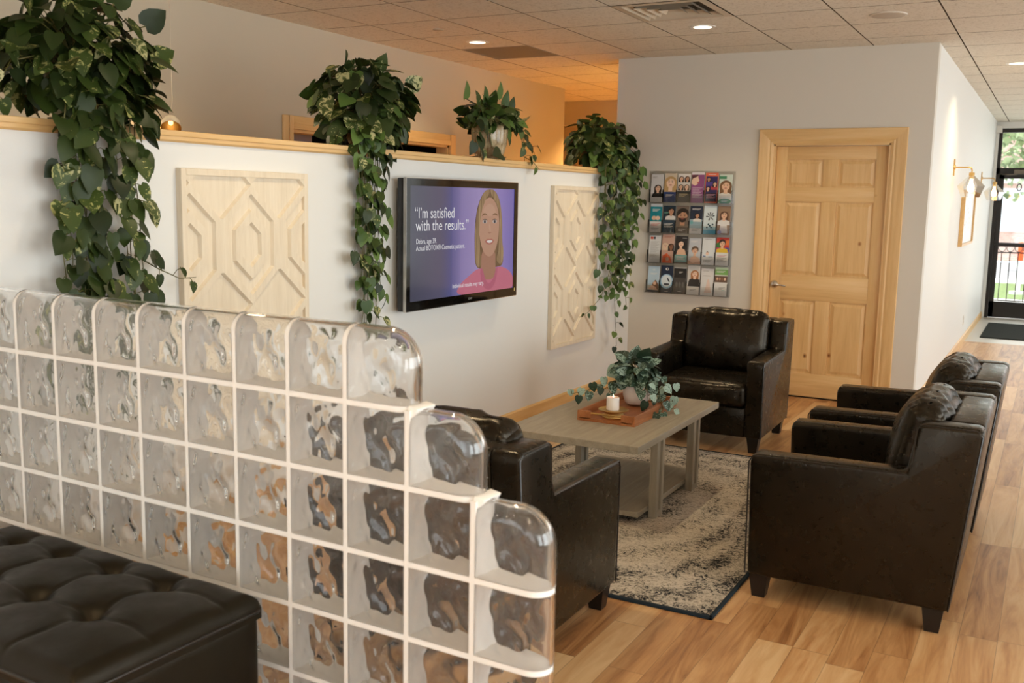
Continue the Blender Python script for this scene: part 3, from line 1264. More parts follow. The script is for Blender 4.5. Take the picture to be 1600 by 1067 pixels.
# ================================================================== RUG AND COFFEE TABLE
rug = thing('area_rug', 'faded cream and charcoal patterned area rug under the coffee table', 'rug')
b = MB()
b.box(-1.08, 0.565, 1.482, 3.94, 0.0, 0.011, M['rug'])
b.build('pile', rug)
b = MB()
for (x0, x1, y0, y1) in ((-1.088, 0.573, 1.472, 1.49), (-1.088, 0.573, 3.932, 3.95), (-1.088, -1.072, 1.472, 3.95), (0.557, 0.573, 1.472, 3.95)):
    b.box(x0, x1, y0, y1, 0.0, 0.013, M['rug_edge'], 0.003)
tag(b.build('edge_binding', rug), 'dark bound edge')

TH = 0.437
tx0, tx1, ty0, ty1 = -0.737, -0.018, 2.18, 3.425
tab = thing('coffee_table', 'grey washed wooden coffee table with slatted legs and low shelf on the rug', 'coffee table', ((tx0 + tx1) / 2, (ty0 + ty1) / 2, 0.011))
hx, hy = (tx1 - tx0) / 2, (ty1 - ty0) / 2
b = MB()
b.box(-hx, hx, -hy, hy, TH - 0.011 - 0.035, TH - 0.011, M['greywood'], 0.003)
b.build('tabletop', tab)
b = MB()
b.box(-hx + 0.052, hx - 0.052, -hy + 0.16, hy - 0.16, 0.035, 0.062, M['greywood'], 0.003)
b.build('shelf', tab)
for sx in (-1, 1):
    for sy in (-1, 1):
        b = MB()
        cx = sx * (hx - 0.03)
        ys = sy * (hy - 0.345)
        for dy in (-0.037, 0.037):
            b.box(cx - 0.019, cx + 0.019, ys + dy - 0.015, ys + dy + 0.015, 0.0, TH - 0.045, M['greywood_z'], 0.002)
        b.box(cx - 0.010, cx + 0.010, ys - 0.011, ys + 0.011, 0.0, TH - 0.045, M['greywood_z'])
        b.box(cx - 0.017, cx + 0.017, ys - 0.023, ys + 0.023, 0.0, 0.028, M['greywood_z'])
        b.build('leg', tab)

# tray with brass handles
tray = thing('serving_tray', 'reddish brown wooden tray with brass rod handles on the coffee table', 'tray', (-0.345, 2.865, TH))
a, c_ = 0.158, 0.31
h = 0.052
b = MB()
b.box(-a, a, -c_, c_, 0, 0.010, M['acacia'])
b.build('tray_floor', tray)
for s in (-1, 1):
    b = MB()
    b.box(s * a - (0.012 if s > 0 else 0), s * a + (0 if s > 0 else 0.012), -c_, c_, 0.010, h, M['acacia'], 0.002)
    b.build('side_rail', tray)
    b = MB()
    y0, y1 = (s * c_ - 0.012, s * c_) if s > 0 else (s * c_, s * c_ + 0.012)
    b.box(-a + 0.012, -a + 0.075, y0, y1, 0.010, h, M['acacia'], 0.002)
    b.box(a - 0.075, a - 0.012, y0, y1, 0.010, h, M['acacia'], 0.002)
    b.box(-a + 0.012, a - 0.012, y0, y1, 0.0101, 0.016, M['acacia'])
    b.build('end_rail', tray)
    b = MB()
    ym = s * c_ - s * 0.006
    b.tube([(-a + 0.07, ym, h - 0.010), (a - 0.07, ym, h - 0.010)], 0.0048, M['brass'], 10)
    tag(b.build('handle', tray, True), 'brass rod handle')

# brass stand with a candle
cx, cy = -0.352, 2.675
st = thing('candle_stand', 'low round brass candle stand in the wooden tray', 'candle stand', (cx, cy, TH + 0.0102))
b = MB()
b.lathe([(0.0, 0.0), (0.058, 0.0), (0.060, 0.004), (0.056, 0.012), (0.044, 0.030), (0.0, 0.030)], M['brass'], n=32)
b.build('foot', st, True)
b = MB()
b.lathe([(0.0, 0.030), (0.030, 0.030), (0.074, 0.036), (0.079, 0.041), (0.077, 0.043), (0.06, 0.0385), (0.0, 0.037)], M['brass'], n=40)
b.build('plate', st, True)
cn = thing('candle', 'lit white candle in a white cup on the brass stand', 'candle', (cx - 0.005, cy, TH + 0.0102 + 0.0372))
b = MB()
b.lathe([(0.0, 0.0), (0.030, 0.0), (0.033, 0.003), (0.033, 0.066), (0.0315, 0.068), (0.0295, 0.066), (0.0295, 0.055), (0.0, 0.055)], M['ceramic'], n=32)
b.build('cup', cn, True)
b = MB()
b.lathe([(0.0, 0.0585), (0.0293, 0.0585), (0.0293, 0.0555)], flat((236, 150, 118), 0.3, 0, 0.5, 0.35), n=28)
tag(b.build('wax', cn, True), 'pink melted wax')
b = MB()
b.tube([(0, 0, 0.0585), (0.001, 0, 0.066)], 0.001, M['black'], 6)
b.build('wick', cn)
b = MB()
b.lathe([(0.0, 0.0), (0.0032, 0.003), (0.0036, 0.006), (0.002, 0.012), (0.0, 0.018)], flat((255, 226, 170), 0.5, 0, 0.5, 6.0), (0.001, 0, 0.065), 10)
b.build('flame', cn, True)

# ================================================================== HOUSE PLANTS
LEAF_T = [(-0.13, 0.17, 0.0), (0.0, 0.36, 0.0), (0.18, 0.44, 0.0), (0.42, 0.40, 0.0), (0.68, 0.25, 0.0), (0.88, 0.09, 0.0)]


def leaf(mb, base, direction, normal, size, m, width=1.0, curl=0.25, fold=0.22):
    """heart shaped leaf: base at the petiole, pointing along direction, upper face along normal"""
    d = direction.normalized()
    n = (normal - d * normal.dot(d))
    if n.length < 1e-4:
        n = d.orthogonal()
    n.normalize()
    s = d.cross(n)
    sh = random.random()
    vs, fs = [], []
    mid = [(0.0, 0.0), (0.10, 0), (0.30, 0), (0.55, 0), (0.80, 0), (1.0, 0)]
    rows_ = [(-0.10, 0.22), (0.06, 0.44), (0.28, 0.49), (0.54, 0.41), (0.80, 0.21)]

    def P(t, w):
        zc = -curl * t * t * 0.6 + fold * abs(w) * 0.9 - 0.35 * fold * w * w * 2
        return base + (d * t + s * (w * width) + n * zc) * size
    for t, _w in mid:
        vs.append(P(t, 0))
    for sg in (-1, 1):
        for t, w in rows_:
            vs.append(P(t, sg * w))
    nm = len(mid)
    for q, sg in enumerate((-1, 1)):
        o = nm + q * 5
        tri = [(0, o, o + 1), (0, o + 1, 1), (1, o + 1, o + 2, 2), (2, o + 2, o + 3, 3), (3, o + 3, o + 4, 4), (4, o + 4, 5)]
        fs += tri if sg < 0 else [tuple(reversed(f)) for f in tri]
    mb.add(vs, fs, m, sh)


def rv(a=1.0):
    return Vector((random.uniform(-a, a), random.uniform(-a, a), random.uniform(-a, a)))


def crown(fol, stems, c, rad, pot_top, n, size, mats, down=0.55, bias=Vector((0, 0, 0))):
    """mound of leaves around a pot"""
    for i in range(n):
        u = random.uniform(0, 2 * PI)
        zc = random.uniform(-0.75, 1.0)
        rr = math.sqrt(max(0, 1 - zc * zc))
        dirn = Vector((rr * math.cos(u), rr * math.sin(u), zc))
        k = random.uniform(0.55, 1.0) if random.random() < 0.6 else random.uniform(0.86, 1.08)
        p = c + Vector((dirn.x * rad[0], dirn.y * rad[1], dirn.z * rad[2])) * k + bias * random.random()
        d = Vector((dirn.x * 0.7, dirn.y * 0.7, -down + 0.35 * dirn.z)) + rv(0.45)
        nrm = dirn + Vector((0, 0, 0.35)) + rv(0.35)
        sz = size * random.uniform(0.7, 1.15)
        leaf(fol, p, d, nrm, sz, random.choice(mats), random.uniform(0.85, 1.0), random.uniform(0.1, 0.5), random.uniform(0.1, 0.35))
        if i % 3 == 0:
            q = p - d.normalized() * 0.005
            mid = (pot_top + q) / 2 + Vector((0, 0, 0.04))
            stems.tube([pot_top + rv(0.03), mid, q], 0.0022, M['stem'], 5, False)


def vine(fol, stems, pts, step, size, mats, face=Vector((1, 0, 0)), taper=0.75, spread=0.5):
    """trailing stem with alternate leaves hanging from it"""
    pts = [Vector(p) for p in pts]
    # resample with a little wander
    dense = []
    for a_, b_ in zip(pts[:-1], pts[1:]):
        L = (b_ - a_).length
        k = max(2, int(L / 0.03))
        for q in range(k):
            dense.append(a_.lerp(b_, q / k))
    dense.append(pts[-1])
    sd = random.uniform(0, 100)
    for i, p in enumerate(dense):
        w = min(1.0, i / 4)
        p.y += w * 0.018 * mnoise.noise(Vector((p.z * 7, sd, 0)))
        p.x += w * 0.008 * mnoise.noise(Vector((p.z * 7, sd, 5)))
    stems.tube(dense, 0.0030, M['stem'], 6, True, 0.0016)
    acc, side = 0.0, 1
    total = sum((b_ - a_).length for a_, b_ in zip(dense[:-1], dense[1:]))
    run = 0.0
    for a_, b_ in zip(dense[:-1], dense[1:]):
        L = (b_ - a_).length
        acc += L
        run += L
        if acc >= step * random.uniform(0.8, 1.2):
            acc = 0
            side = -side
            f = run / total
            t = (b_ - a_).normalized()
            lat = t.cross(face)
            if lat.length < 0.1:
                lat = Vector((0, 1, 0))
            lat.normalize()
            out = lat * side * random.uniform(0.3, 1.0) + face * random.uniform(0.15, 0.8)
            pet = b_ + out * size * random.uniform(0.35, 0.75)
            stems.tube([b_, (b_ + pet) / 2 + Vector((0, 0, 0.008)), pet], 0.0016, M['stem'], 5, False)
            d = out * spread + Vector((0, 0, -0.9)) + rv(0.35)
            nrm = face * 1.0 + out * 0.4 + Vector((0, 0, 0.45)) + rv(0.3)
            leaf(fol, pet, d, nrm, size * (1 - (1 - taper) * f) * random.uniform(0.72, 1.12), random.choice(mats), random.uniform(0.85, 1.0), random.uniform(0.1, 0.4), random.uniform(0.1, 0.35))


CAPZ = 1.8112


def pot_mesh(r, h, mat, foot=True):
    b = MB()
    b.lathe([(0.0, 0.012), (r * 0.66, 0.012), (r * 0.80, h * 0.18), (r * 0.96, h * 0.5), (r, h * 0.85), (r * 0.985, h), (r * 0.93, h), (r * 0.92, h * 0.85), (0.0, h * 0.85)], mat, n=32)
    return b


def plant(name, label, at, pot_r, pot_h, pot_mat, group=None, saucer=True):
    t = thing(name, label, 'plant', at, group=group)
    p = pot_mesh(pot_r, pot_h, pot_mat).build('pot', t, True)
    if saucer:
        s = MB()
        s.lathe([(0.0, 0.0), (pot_r * 0.8, 0.0), (pot_r * 0.95, 0.018), (pot_r * 0.9, 0.02), (pot_r * 0.76, 0.008), (0.0, 0.008)], pot_mat, n=32)
        s.build('saucer', t, True)
    s = MB()
    s.lathe([(0.0, pot_h * 0.86), (pot_r * 0.92, pot_h * 0.855)], M['soil'], n=24)
    s.build('soil', t)
    return t


def finish(t, fol, stems):
    fol.build('foliage', t, 'all')
    stems.build('stems', t, 'all')


PG = 'trailing pothos plants on the half wall'
# --- first plant, far left
random.seed(11)
at = Vector((-1.75, 0.60, CAPZ))
p1 = plant('pothos_plant', 'largest trailing pothos on the half wall, farthest left, its vines reaching behind glass blocks', at, 0.115, 0.20, M['pot'], PG)
fo, sm = MB(), MB()
top = Vector((0, 0, 0.19))
P1M = [M['pothos']] * 5 + [M['pothos_marble']]
crown(fo, sm, Vector((0.03, -0.02, 0.235)), (0.23, 0.30, 0.22), top, 250, 0.098, P1M)
crown(fo, sm, Vector((0.15, 0.02, 0.08)), (0.10, 0.20, 0.16), top, 80, 0.092, P1M)
# taller leaves
for (y, z, yy) in ((0.27, 0.40, 0.5), (-0.24, 0.38, -0.6), (0.0, 0.45, 0.1), (0.30, 0.27, 0.9), (-0.3, 0.2, -0.9), (0.12, 0.46, 0.2)):
    q = Vector((0.08, y, z))
    sm.tube([top, (top + q) / 2 + Vector((0.02, 0, 0.05)), q], 0.0028, M['stem'], 6)
    leaf(fo, q, Vector((0.25, yy * 0.5, 0.3)), Vector((1, 0, 0.5)), 0.105, random.choice(P1M))
for k in range(13):
    y0 = random.uniform(-0.20, 0.17)
    ye = max(-0.24, min(0.2, y0 + random.uniform(-0.05, 0.09)))
    zl = random.choice((-0.70, -0.95, -1.15, -1.28, -0.85, -1.05))
    xo = random.uniform(0.155, 0.185)
    vine(fo, sm, [(0, 0, 0.19), (0.08, y0 * 0.6, 0.24), (xo, y0, 0.06), (xo, y0, -0.2), (xo - 0.01, ye, zl)], 0.060, 0.100, P1M)
vine(fo, sm, [(0.17, 0.1, -0.5), (0.19, 0.2, -0.56), (0.21, 0.28, -0.60), (0.22, 0.36, -0.60)], 0.05, 0.06, P1M)
vine(fo, sm, [(0, -0.05, 0.2), (0.06, -0.3, 0.22), (0.1, -0.4, 0.1), (0.1, -0.42, 0.02)], 0.045, 0.09, P1M)
finish(p1, fo, sm)

# --- second plant
random.seed(23)
at = Vector((-1.75, 2.42, CAPZ))
p2 = plant('pothos_plant', 'trailing marbled pothos on the half wall between the hexagon panel and the television', at, 0.115, 0.20, M['pot'], PG)
fo, sm = MB(), MB()
P2M = [M['pothos']] * 2 + [M['pothos_marble']] * 2 + [M['pothos_green']]
crown(fo, sm, Vector((0.02, -0.05, 0.25)), (0.21, 0.31, 0.20), top, 250, 0.098, P2M)
crown(fo, sm, Vector((0.09, -0.12, 0.10)), (0.13, 0.26, 0.13), top, 90, 0.09, P2M)
for (y, z, yy) in ((0.34, 0.36, 0.6), (-0.36, 0.3, -0.6), (0.03, 0.42, 0.1), (0.28, 0.22, 0.5), (-0.25, 0.40, -0.3)):
    q = Vector((0.05, y, z))
    sm.tube([top, (top + q) / 2 + Vector((0.02, 0, 0.05)), q], 0.0028, M['stem'], 6)
    leaf(fo, q, Vector((0.25, yy * 0.5, 0.3)), Vector((1, 0, 0.5)), 0.105, random.choice(P2M))
P2V = [M['pothos_green']] * 3 + [M['pothos'], M['pothos_marble']]
for k in range(12):
    y0 = random.uniform(-0.26, -0.02)
    ye = -0.12 + (y0 + 0.13) * 0.95 + random.uniform(-0.04, 0.05)
    zl = random.choice((-0.80, -0.95, -0.70, -0.99, -0.90, -0.6))
    xo = random.uniform(0.150, 0.185)
    vine(fo, sm, [(0, 0, 0.19), (0.08, y0 * 0.6, 0.24), (xo, y0, 0.06), (xo, y0, -0.2), (xo - 0.01, ye, zl)], 0.05, 0.086, P2V)
finish(p2, fo, sm)

# --- third plant: the low one in the glazed pot
random.seed(31)
at = Vector((-1.745, 3.76, CAPZ))
p3 = plant('pothos_plant', 'small pothos in a drip glazed cream pot on the half wall above the television', at, 0.122, 0.215, M['pot'], PG)
fo, sm = MB(), MB()
P3M = [M['pothos_marble']] * 2 + [M['pothos_green']] * 2 + [M['pothos']]
t3 = Vector((0, 0, 0.20))
crown(fo, sm, Vector((-0.01, 0.03, 0.275)), (0.14, 0.25, 0.085), t3, 105, 0.095, P3M, 0.1)
for (y, z, yy) in ((0.05, 0.40, 0.0), (-0.12, 0.36, -0.4), (0.12, 0.36, 0.4), (-0.36, 0.36, -0.2), (-0.2, 0.33, -0.8), (0.2, 0.33, 0.5)):
    q = Vector((0.03, y, z))
    sm.tube([t3, (t3 + q) / 2 + Vector((0.02, 0, 0.05)), q], 0.0028, M['stem_dark'], 6)
    leaf(fo, q, Vector((0.2, yy * 0.5, 0.6)), Vector((1, 0, 0.2)), 0.11, random.choice([M['pothos'], M['pothos_green']]), 0.8)
P3D = [M['pothos']]
vine(fo, sm, [(0, 0, 0.2), (0.06, -0.2, 0.27), (0.08, -0.27, 0.12), (0.09, -0.27, 0.01)], 0.05, 0.105, P3D)
vine(fo, sm, [(0, 0, 0.2), (0.06, -0.24, 0.28), (0.08, -0.36, 0.18), (0.09, -0.34, 0.03)], 0.05, 0.10, P3D)
vine(fo, sm, [(0, 0, 0.2), (0.07, 0.22, 0.25), (0.1, 0.27, 0.15), (0.11, 0.29, 0.0)], 0.042, 0.085, P3M)
vine(fo, sm, [(0, 0, 0.2), (0.07, 0.25, 0.23), (0.1, 0.36, 0.13), (0.13, 0.40, 0.06)], 0.042, 0.08, P3M)
vine(fo, sm, [(0.11, 0.29, 0.03), (0.14, 0.36, 0.0), (0.16, 0.42, -0.05)], 0.045, 0.075, P3M)
vine(fo, sm, [(0, 0, 0.2), (0.04, 0.30, 0.26), (0.06, 0.36, 0.16), (0.08, 0.33, 0.1)], 0.04, 0.085, [M['pothos_marble']])
leaf(fo, Vector((0.125, -0.06, 0.035)), Vector((0.1, -0.9, -0.05)), Vector((1, 0, 0.6)), 0.11, M['pothos'])
finish(p3, fo, sm)

# --- fourth plant, at the corner
random.seed(47)
at = Vector((-1.75, 5.48, CAPZ))
p4 = plant('pothos_plant', 'long trailing green pothos on the half wall in the corner, beside the brochure rack', at, 0.115, 0.20, M['pot'], PG)
fo, sm = MB(), MB()
P4M = [M['pothos_green']] * 3 + [M['pothos']] * 2
crown(fo, sm, Vector((0.04, 0.0, 0.21)), (0.20, 0.40, 0.20), top, 250, 0.098, [M['pothos']] * 3 + [M['pothos_green']])
crown(fo, sm, Vector((0.14, 0.1, 0.05)), (0.12, 0.30, 0.15), top, 80, 0.092, P4M)
for k in range(19):
    y0 = random.uniform(-0.22, 0.45)
    ye = -0.02 + (y0 - 0.1) * random.uniform(0.3, 0.9)
    zl = random.choice((-0.45, -0.60, -0.78, -0.95, -1.05, -0.7, -0.35))
    xo = random.uniform(0.16, 0.24)
    vine(fo, sm, [(0, 0, 0.19), (0.08, y0 * 0.6, 0.24), (xo, y0, 0.06), (xo, y0, -0.2), (xo - 0.01, ye, zl)], 0.05, 0.082, P4M, Vector((0.85, -0.5, 0)))
vine(fo, sm, [(0.2, 0.05, -0.7), (0.2, 0.03, -1.0), (0.21, 0.04, -1.25), (0.22, 0.06, -1.44)], 0.06, 0.075, P4M, Vector((0.85, -0.5, 0)))
vine(fo, sm, [(0.2, 0.1, -0.6), (0.21, 0.22, -0.9), (0.22, 0.25, -1.15)], 0.055, 0.08, P4M, Vector((0.85, -0.5, 0)))
vine(fo, sm, [(0.19, -0.05, -0.8), (0.18, -0.2, -1.02), (0.18, -0.45, -1.12), (0.18, -0.6, -1.14)], 0.07, 0.05, P4M, Vector((0.85, -0.5, 0)))
finish(p4, fo, sm)

# --- silver satin pothos on the coffee table
random.seed(5)
at = Vector((-0.362, 3.02, TH + 0.0102))
p5 = thing('potted_satin_pothos', 'silver spotted satin pothos in a small cream pot in the wooden tray', 'plant', at)
pot_mesh(0.078, 0.115, M['ceramic']).build('pot', p5, True)
s = MB()
s.lathe([(0.0, 0.099), (0.0715, 0.0985)], M['soil'], n=20)
s.build('soil', p5)
fo, sm = MB(), MB()
SM = [M['satin']]
t5 = Vector((0, 0, 0.11))
crown(fo, sm, Vector((0.0, 0.0, 0.192)), (0.095, 0.095, 0.075), t5, 95, 0.066, SM, 0.2)
for q, d in (((-0.02, 0.0, 0.25), (0.1, 0.1, 0.5)), ((0.03, -0.02, 0.26), (0.3, -0.1, 0.4)), ((-0.07, 0.02, 0.245), (-0.5, 0, 0.3)), ((-0.1, -0.04, 0.20), (-0.6, 0.0, -0.4))):
    q = Vector(q)
    sm.tube([t5, (t5 + q) / 2, q], 0.002, M['stem_dark'], 5)
    leaf(fo, q, Vector(d), Vector((0.6, -0.8, 0.4)), 0.085, M['satin'])
F5 = Vector((0.35, -0.8, 0.45))
vine(fo, sm, [(0, 0, 0.11), (0.07, -0.02, 0.16), (0.14, -0.05, 0.10), (0.19, -0.10, 0.02), (0.195, -0.18, 0.0)], 0.024, 0.070, SM, F5)
vine(fo, sm, [(0, 0, 0.11), (0.08, 0.02, 0.18), (0.16, 0.03, 0.14), (0.20, 0.02, 0.06), (0.215, -0.04, 0.012)], 0.024, 0.070, SM, F5)
vine(fo, sm, [(0, 0, 0.11), (0.05, -0.05, 0.17), (0.10, -0.10, 0.11), (0.115, -0.13, 0.05)], 0.024, 0.072, SM, F5)
vine(fo, sm, [(0, 0, 0.11), (-0.08, -0.02, 0.15), (-0.17, -0.05, 0.11), (-0.25, -0.10, 0.075), (-0.31, -0.18, 0.06)], 0.020, 0.068, SM, F5)
vine(fo, sm, [(0, 0, 0.11), (-0.07, 0.01, 0.14), (-0.14, 0.0, 0.10), (-0.2, -0.02, 0.07)], 0.022, 0.066, SM, F5)
finish(p5, fo, sm)

# ================================================================== TELEVISION
TVW, TVH = 1.285, 0.738
tv = thing('television', 'wall mounted flat television with glossy black frame showing a woman and a quote', 'television', (-1.55, 3.157, 1.293), (0, 0, PI / 2))
# local: x to the right along the wall, y into the wall, z up; glass at y=0
w2, h2 = TVW / 2, TVH / 2
b = MB()
b.box(-w2, w2, 0.004, 0.055, -h2, h2, M['gloss_black'], 0.006)
b.box(-w2 * 0.6, w2 * 0.6, 0.055, 0.075, -h2 * 0.7, h2 * 0.6, M['black'], 0.004)
b.build('housing', tv, 40)
b = MB()
bz = 0.042
for (x0, x1, z0, z1) in ((-w2, -w2 + bz, -h2, h2), (w2 - bz, w2, -h2, h2), (-w2 + bz, w2 - bz, h2 - bz, h2), (-w2 + bz, w2 - bz, -h2, -h2 + bz * 1.25)):
    b.box(x0, x1, -0.004, 0.006, z0, z1, M['gloss_black'])
fr = b.build('bezel', tv)
b = MB()
for (x0, x1, z0, z1) in ((-w2 - 0.003, -w2 + 0.001, -h2, h2), (w2 - 0.001, w2 + 0.003, -h2, h2), (-w2, w2, h2 - 0.001, h2 + 0.002), (-w2, w2, -h2 - 0.002, -h2 + 0.001)):
    b.box(x0, x1, -0.006, 0.012, z0, z1, M['chrome'])
tag(b.build('edge_strip', tv), 'silver edge strip')
text_mesh('maker_mark', 'SONY', 0.017, flat((170, 165, 158), 0.4), tv, (0.05, -0.0045, -h2 + 0.018), (PI / 2, 0, 0), 'CENTER', 0.0002)
b = MB()
b.box(w2 - 0.03, w2 - 0.018, -0.0046, -0.004, -h2 + 0.03, -h2 + 0.05, flat((214, 190, 120), 0.5))
b.build('energy_sticker', tv)
sx0, sx1, sz0, sz1 = -w2 + bz, w2 - bz, -h2 + bz * 1.25, h2 - bz
SW, SH = sx1 - sx0, sz1 - sz0
EM = 0.76


def screen_bg():
    k = NT('screen_backdrop')
    o = k.obj()
    x, y, z = k.sep(o)
    u = k.math('DIVIDE', k.math('SUBTRACT', x, sx0), SW)
    n = k.noise(k.comb(k.math('MULTIPLY', u, 5.0), 0.0, 0.0), 1.5, 3, 0.5)
    f = k.math('ADD', u, k.math('MULTIPLY', k.math('SUBTRACT', n, 0.5), 0.12))
    c = k.ramp(f, [(0.0, lin(78, 78, 96)), (0.26, lin(96, 92, 118)), (0.36, lin(92, 94, 150)), (0.46, lin(146, 134, 190)), (0.62, lin(168, 152, 206)), (0.85, lin(150, 136, 204)), (1.0, lin(126, 116, 190))])
    k.base((0.01, 0.01, 0.012))
    k.rough(0.12)
    k.set(k.b, 'Emission Color', c)
    k.b.inputs['Emission Strength'].default_value = EM
    return k.m


def em(rgb, s=EM):
    key = ('em', rgb, s)
    if key not in _flat:
        k = NT('screen_%d_%d_%d' % rgb)
        k.base((0.01, 0.01, 0.012))
        k.rough(0.12)
        k.b.inputs['Emission Color'].default_value = (*lin(*rgb), 1)
        k.b.inputs['Emission Strength'].default_value = s
        _flat[key] = k.m
    return _flat[key]


b = MB()
b.box(sx0, sx1, 0.0, 0.005, sz0, sz1, screen_bg())
scr = b.build('screen', tv)


def UV(u, v, lay):
    return (sx0 + u * SW, -0.00025 * lay - 0.0002, sz0 + v * SH)


def smooth_poly(pts, it=2):
    for _ in range(it):
        q = []
        for i in range(len(pts)):
            a_, b_ = pts[i], pts[(i + 1) % len(pts)]
            q.append((a_[0] * 0.75 + b_[0] * 0.25, a_[1] * 0.75 + b_[1] * 0.25))
            q.append((a_[0] * 0.25 + b_[0] * 0.75, a_[1] * 0.25 + b_[1] * 0.75))
        pts = q
    return pts


def layer(mb, pts, m, lay, smooth=2):
    pts = smooth_poly(pts, smooth) if smooth else pts
    pts = [(min(1, max(0, u)), min(1, max(0, v))) for u, v in pts]
    mb.add([UV(u, v, lay) for u, v in pts], [tuple(range(len(pts)))], m)


def ell(cu, cv, ru, rv_, n=24):
    return [(cu + ru * math.cos(2 * PI * k / n), cv + rv_ * math.sin(2 * PI * k / n)) for k in range(n)]


pm = MB()


def em_hair(nm, c0, c1):
    k = NT(nm)
    v = k.vmath('MULTIPLY', k.obj(), (34, 1, 2.2))
    k.base((0.01, 0.01, 0.012))
    k.rough(0.12)
    k.set(k.b, 'Emission Color', k.ramp(k.noise(v, 1.6, 3, 0.6, 0.4), [(0.3, lin(*c0)), (0.7, lin(*c1))]))
    k.b.inputs['Emission Strength'].default_value = EM
    return k.m


hair, hair_l = em_hair('screen_hair_back', (96, 74, 54), (140, 112, 82)), em_hair('screen_hair_front', (120, 94, 66), (184, 156, 118))
skin, skin_d, skin_l = em((196, 152, 128)), em((172, 126, 106)), em((204, 162, 138))
pink, pink_d = em((206, 116, 140)), em((190, 100, 126))
fu = 0.735
# hair behind, shoulders, neck, face, hair in front
layer(pm, [(0.725, 0.995), (0.79, 0.985), (0.845, 0.88), (0.868, 0.70), (0.868, 0.50), (0.89, 0.36), (0.885, 0.24), (0.82, 0.23), (0.66, 0.22), (0.595, 0.25), (0.585, 0.40), (0.582, 0.60), (0.60, 0.80), (0.655, 0.95)], hair, 1)
layer(pm, [(0.40, 0.0), (0.44, 0.10), (0.53, 0.17), (0.62, 0.235), (0.68, 0.22), (0.80, 0.22), (0.86, 0.235), (0.95, 0.19), (1.0, 0.12), (1.05, 0.0), (0.7, -0.05)], pink, 2)
layer(pm, [(0.655, 0.42), (0.655, 0.24), (0.64, 0.15), (0.735, 0.10), (0.82, 0.15), (0.80, 0.24), (0.80, 0.42)], skin_d, 3)
layer(pm, [(0.625, 0.72), (0.655, 0.86), (0.735, 0.93), (0.805, 0.86), (0.838, 0.72), (0.836, 0.56), (0.815, 0.44), (0.775, 0.355), (0.735, 0.335), (0.695, 0.355), (0.652, 0.44), (0.628, 0.56)], skin, 4)
layer(pm, [(0.66, 0.80), (0.735, 0.87), (0.80, 0.80), (0.79, 0.74), (0.735, 0.73), (0.675, 0.74)], skin_l, 5)
for s in (-1, 1):
    layer(pm, ell(fu + s * 0.052, 0.680, 0.024, 0.018), em((200, 184, 174)), 6, 0)
    layer(pm, ell(fu + s * 0.052, 0.680, 0.011, 0.0175), em((86, 92, 104)), 7, 0)
    layer(pm, ell(fu + s * 0.052, 0.680, 0.005, 0.009), em((26, 22, 22)), 8, 0)
    layer(pm, [(fu + s * 0.024, 0.690), (fu + s * 0.038, 0.706), (fu + s * 0.058, 0.708), (fu + s * 0.078, 0.692), (fu + s * 0.058, 0.699), (fu + s * 0.04, 0.697)], em((74, 54, 44)), 8, 0)
    layer(pm, [(fu + s * 0.020, 0.735), (fu + s * 0.045, 0.762), (fu + s * 0.070, 0.758), (fu + s * 0.088, 0.73), (fu + s * 0.068, 0.745), (fu + s * 0.045, 0.748)], em((120, 88, 60)), 8, 1)
layer(pm, [(fu - 0.012, 0.66), (fu + 0.004, 0.66), (fu + 0.014, 0.585), (fu + 0.002, 0.578), (fu - 0.008, 0.60)], skin_l, 6)
layer(pm, [(fu - 0.024, 0.578), (fu - 0.012, 0.568), (fu, 0.564), (fu + 0.012, 0.568), (fu + 0.024, 0.578), (fu, 0.574)], skin_d, 7)
layer(pm, [(fu - 0.052, 0.492), (fu - 0.02, 0.515), (fu, 0.509), (fu + 0.02, 0.515), (fu + 0.052, 0.492), (fu + 0.025, 0.462), (fu, 0.455), (fu - 0.025, 0.462)], em((180, 108, 98)), 6)
layer(pm, [(fu - 0.036, 0.494), (fu, 0.502), (fu + 0.036, 0.494), (fu + 0.02, 0.476), (fu, 0.472), (fu - 0.02, 0.476)], em((236, 228, 222)), 7)
layer(pm, [(0.725, 0.998), (0.66, 0.965), (0.603, 0.80), (0.583, 0.58), (0.59, 0.38), (0.60, 0.26), (0.64, 0.24), (0.655, 0.30), (0.632, 0.44), (0.628, 0.62), (0.645, 0.78), (0.69, 0.90), (0.73, 0.955)], hair_l, 9)
layer(pm, [(0.725, 0.998), (0.785, 0.985), (0.845, 0.87), (0.87, 0.66), (0.868, 0.50), (0.892, 0.36), (0.87, 0.25), (0.82, 0.27), (0.812, 0.32), (0.836, 0.40), (0.838, 0.56), (0.842, 0.72), (0.81, 0.85), (0.75, 0.93)], hair_l, 9)
layer(pm, [(0.665, 0.24), (0.69, 0.13), (0.735, 0.06), (0.79, 0.13), (0.81, 0.24), (0.83, 0.22), (0.80, 0.06), (0.735, 0.0), (0.66, 0.06), (0.64, 0.22)], pink_d, 9)
pm.build('portrait', scr)
WHT = em((238, 236, 240), 0.85)
rot = (PI / 2, 0, 0)
def ttext(body, u, v, size, squash=1.0):
    x, y, z = UV(u, v, 11)
    return text_mesh('caption', body, size, WHT, scr, (x, y, z), rot, 'LEFT', 0.0001, squash)


ttext('\u201cI\u2019m satisfied', 0.035, 0.722, 0.088, 0.93)
ttext('with the results.\u201d', 0.045, 0.612, 0.088, 0.93)
ttext('Debra, age 39.', 0.048, 0.500, 0.040, 0.9)
ttext('Actual BOTOX\u00ae Cosmetic patient.', 0.048, 0.440, 0.040, 0.9)
ttext('Individual results may vary.', 0.37, 0.072, 0.036, 0.95)
# bracket behind
b = MB()
b.box(-0.3, 0.3, 0.075, 0.0985, -0.2, 0.15, M['black'], 0.003)
b.build('wall_bracket', tv)

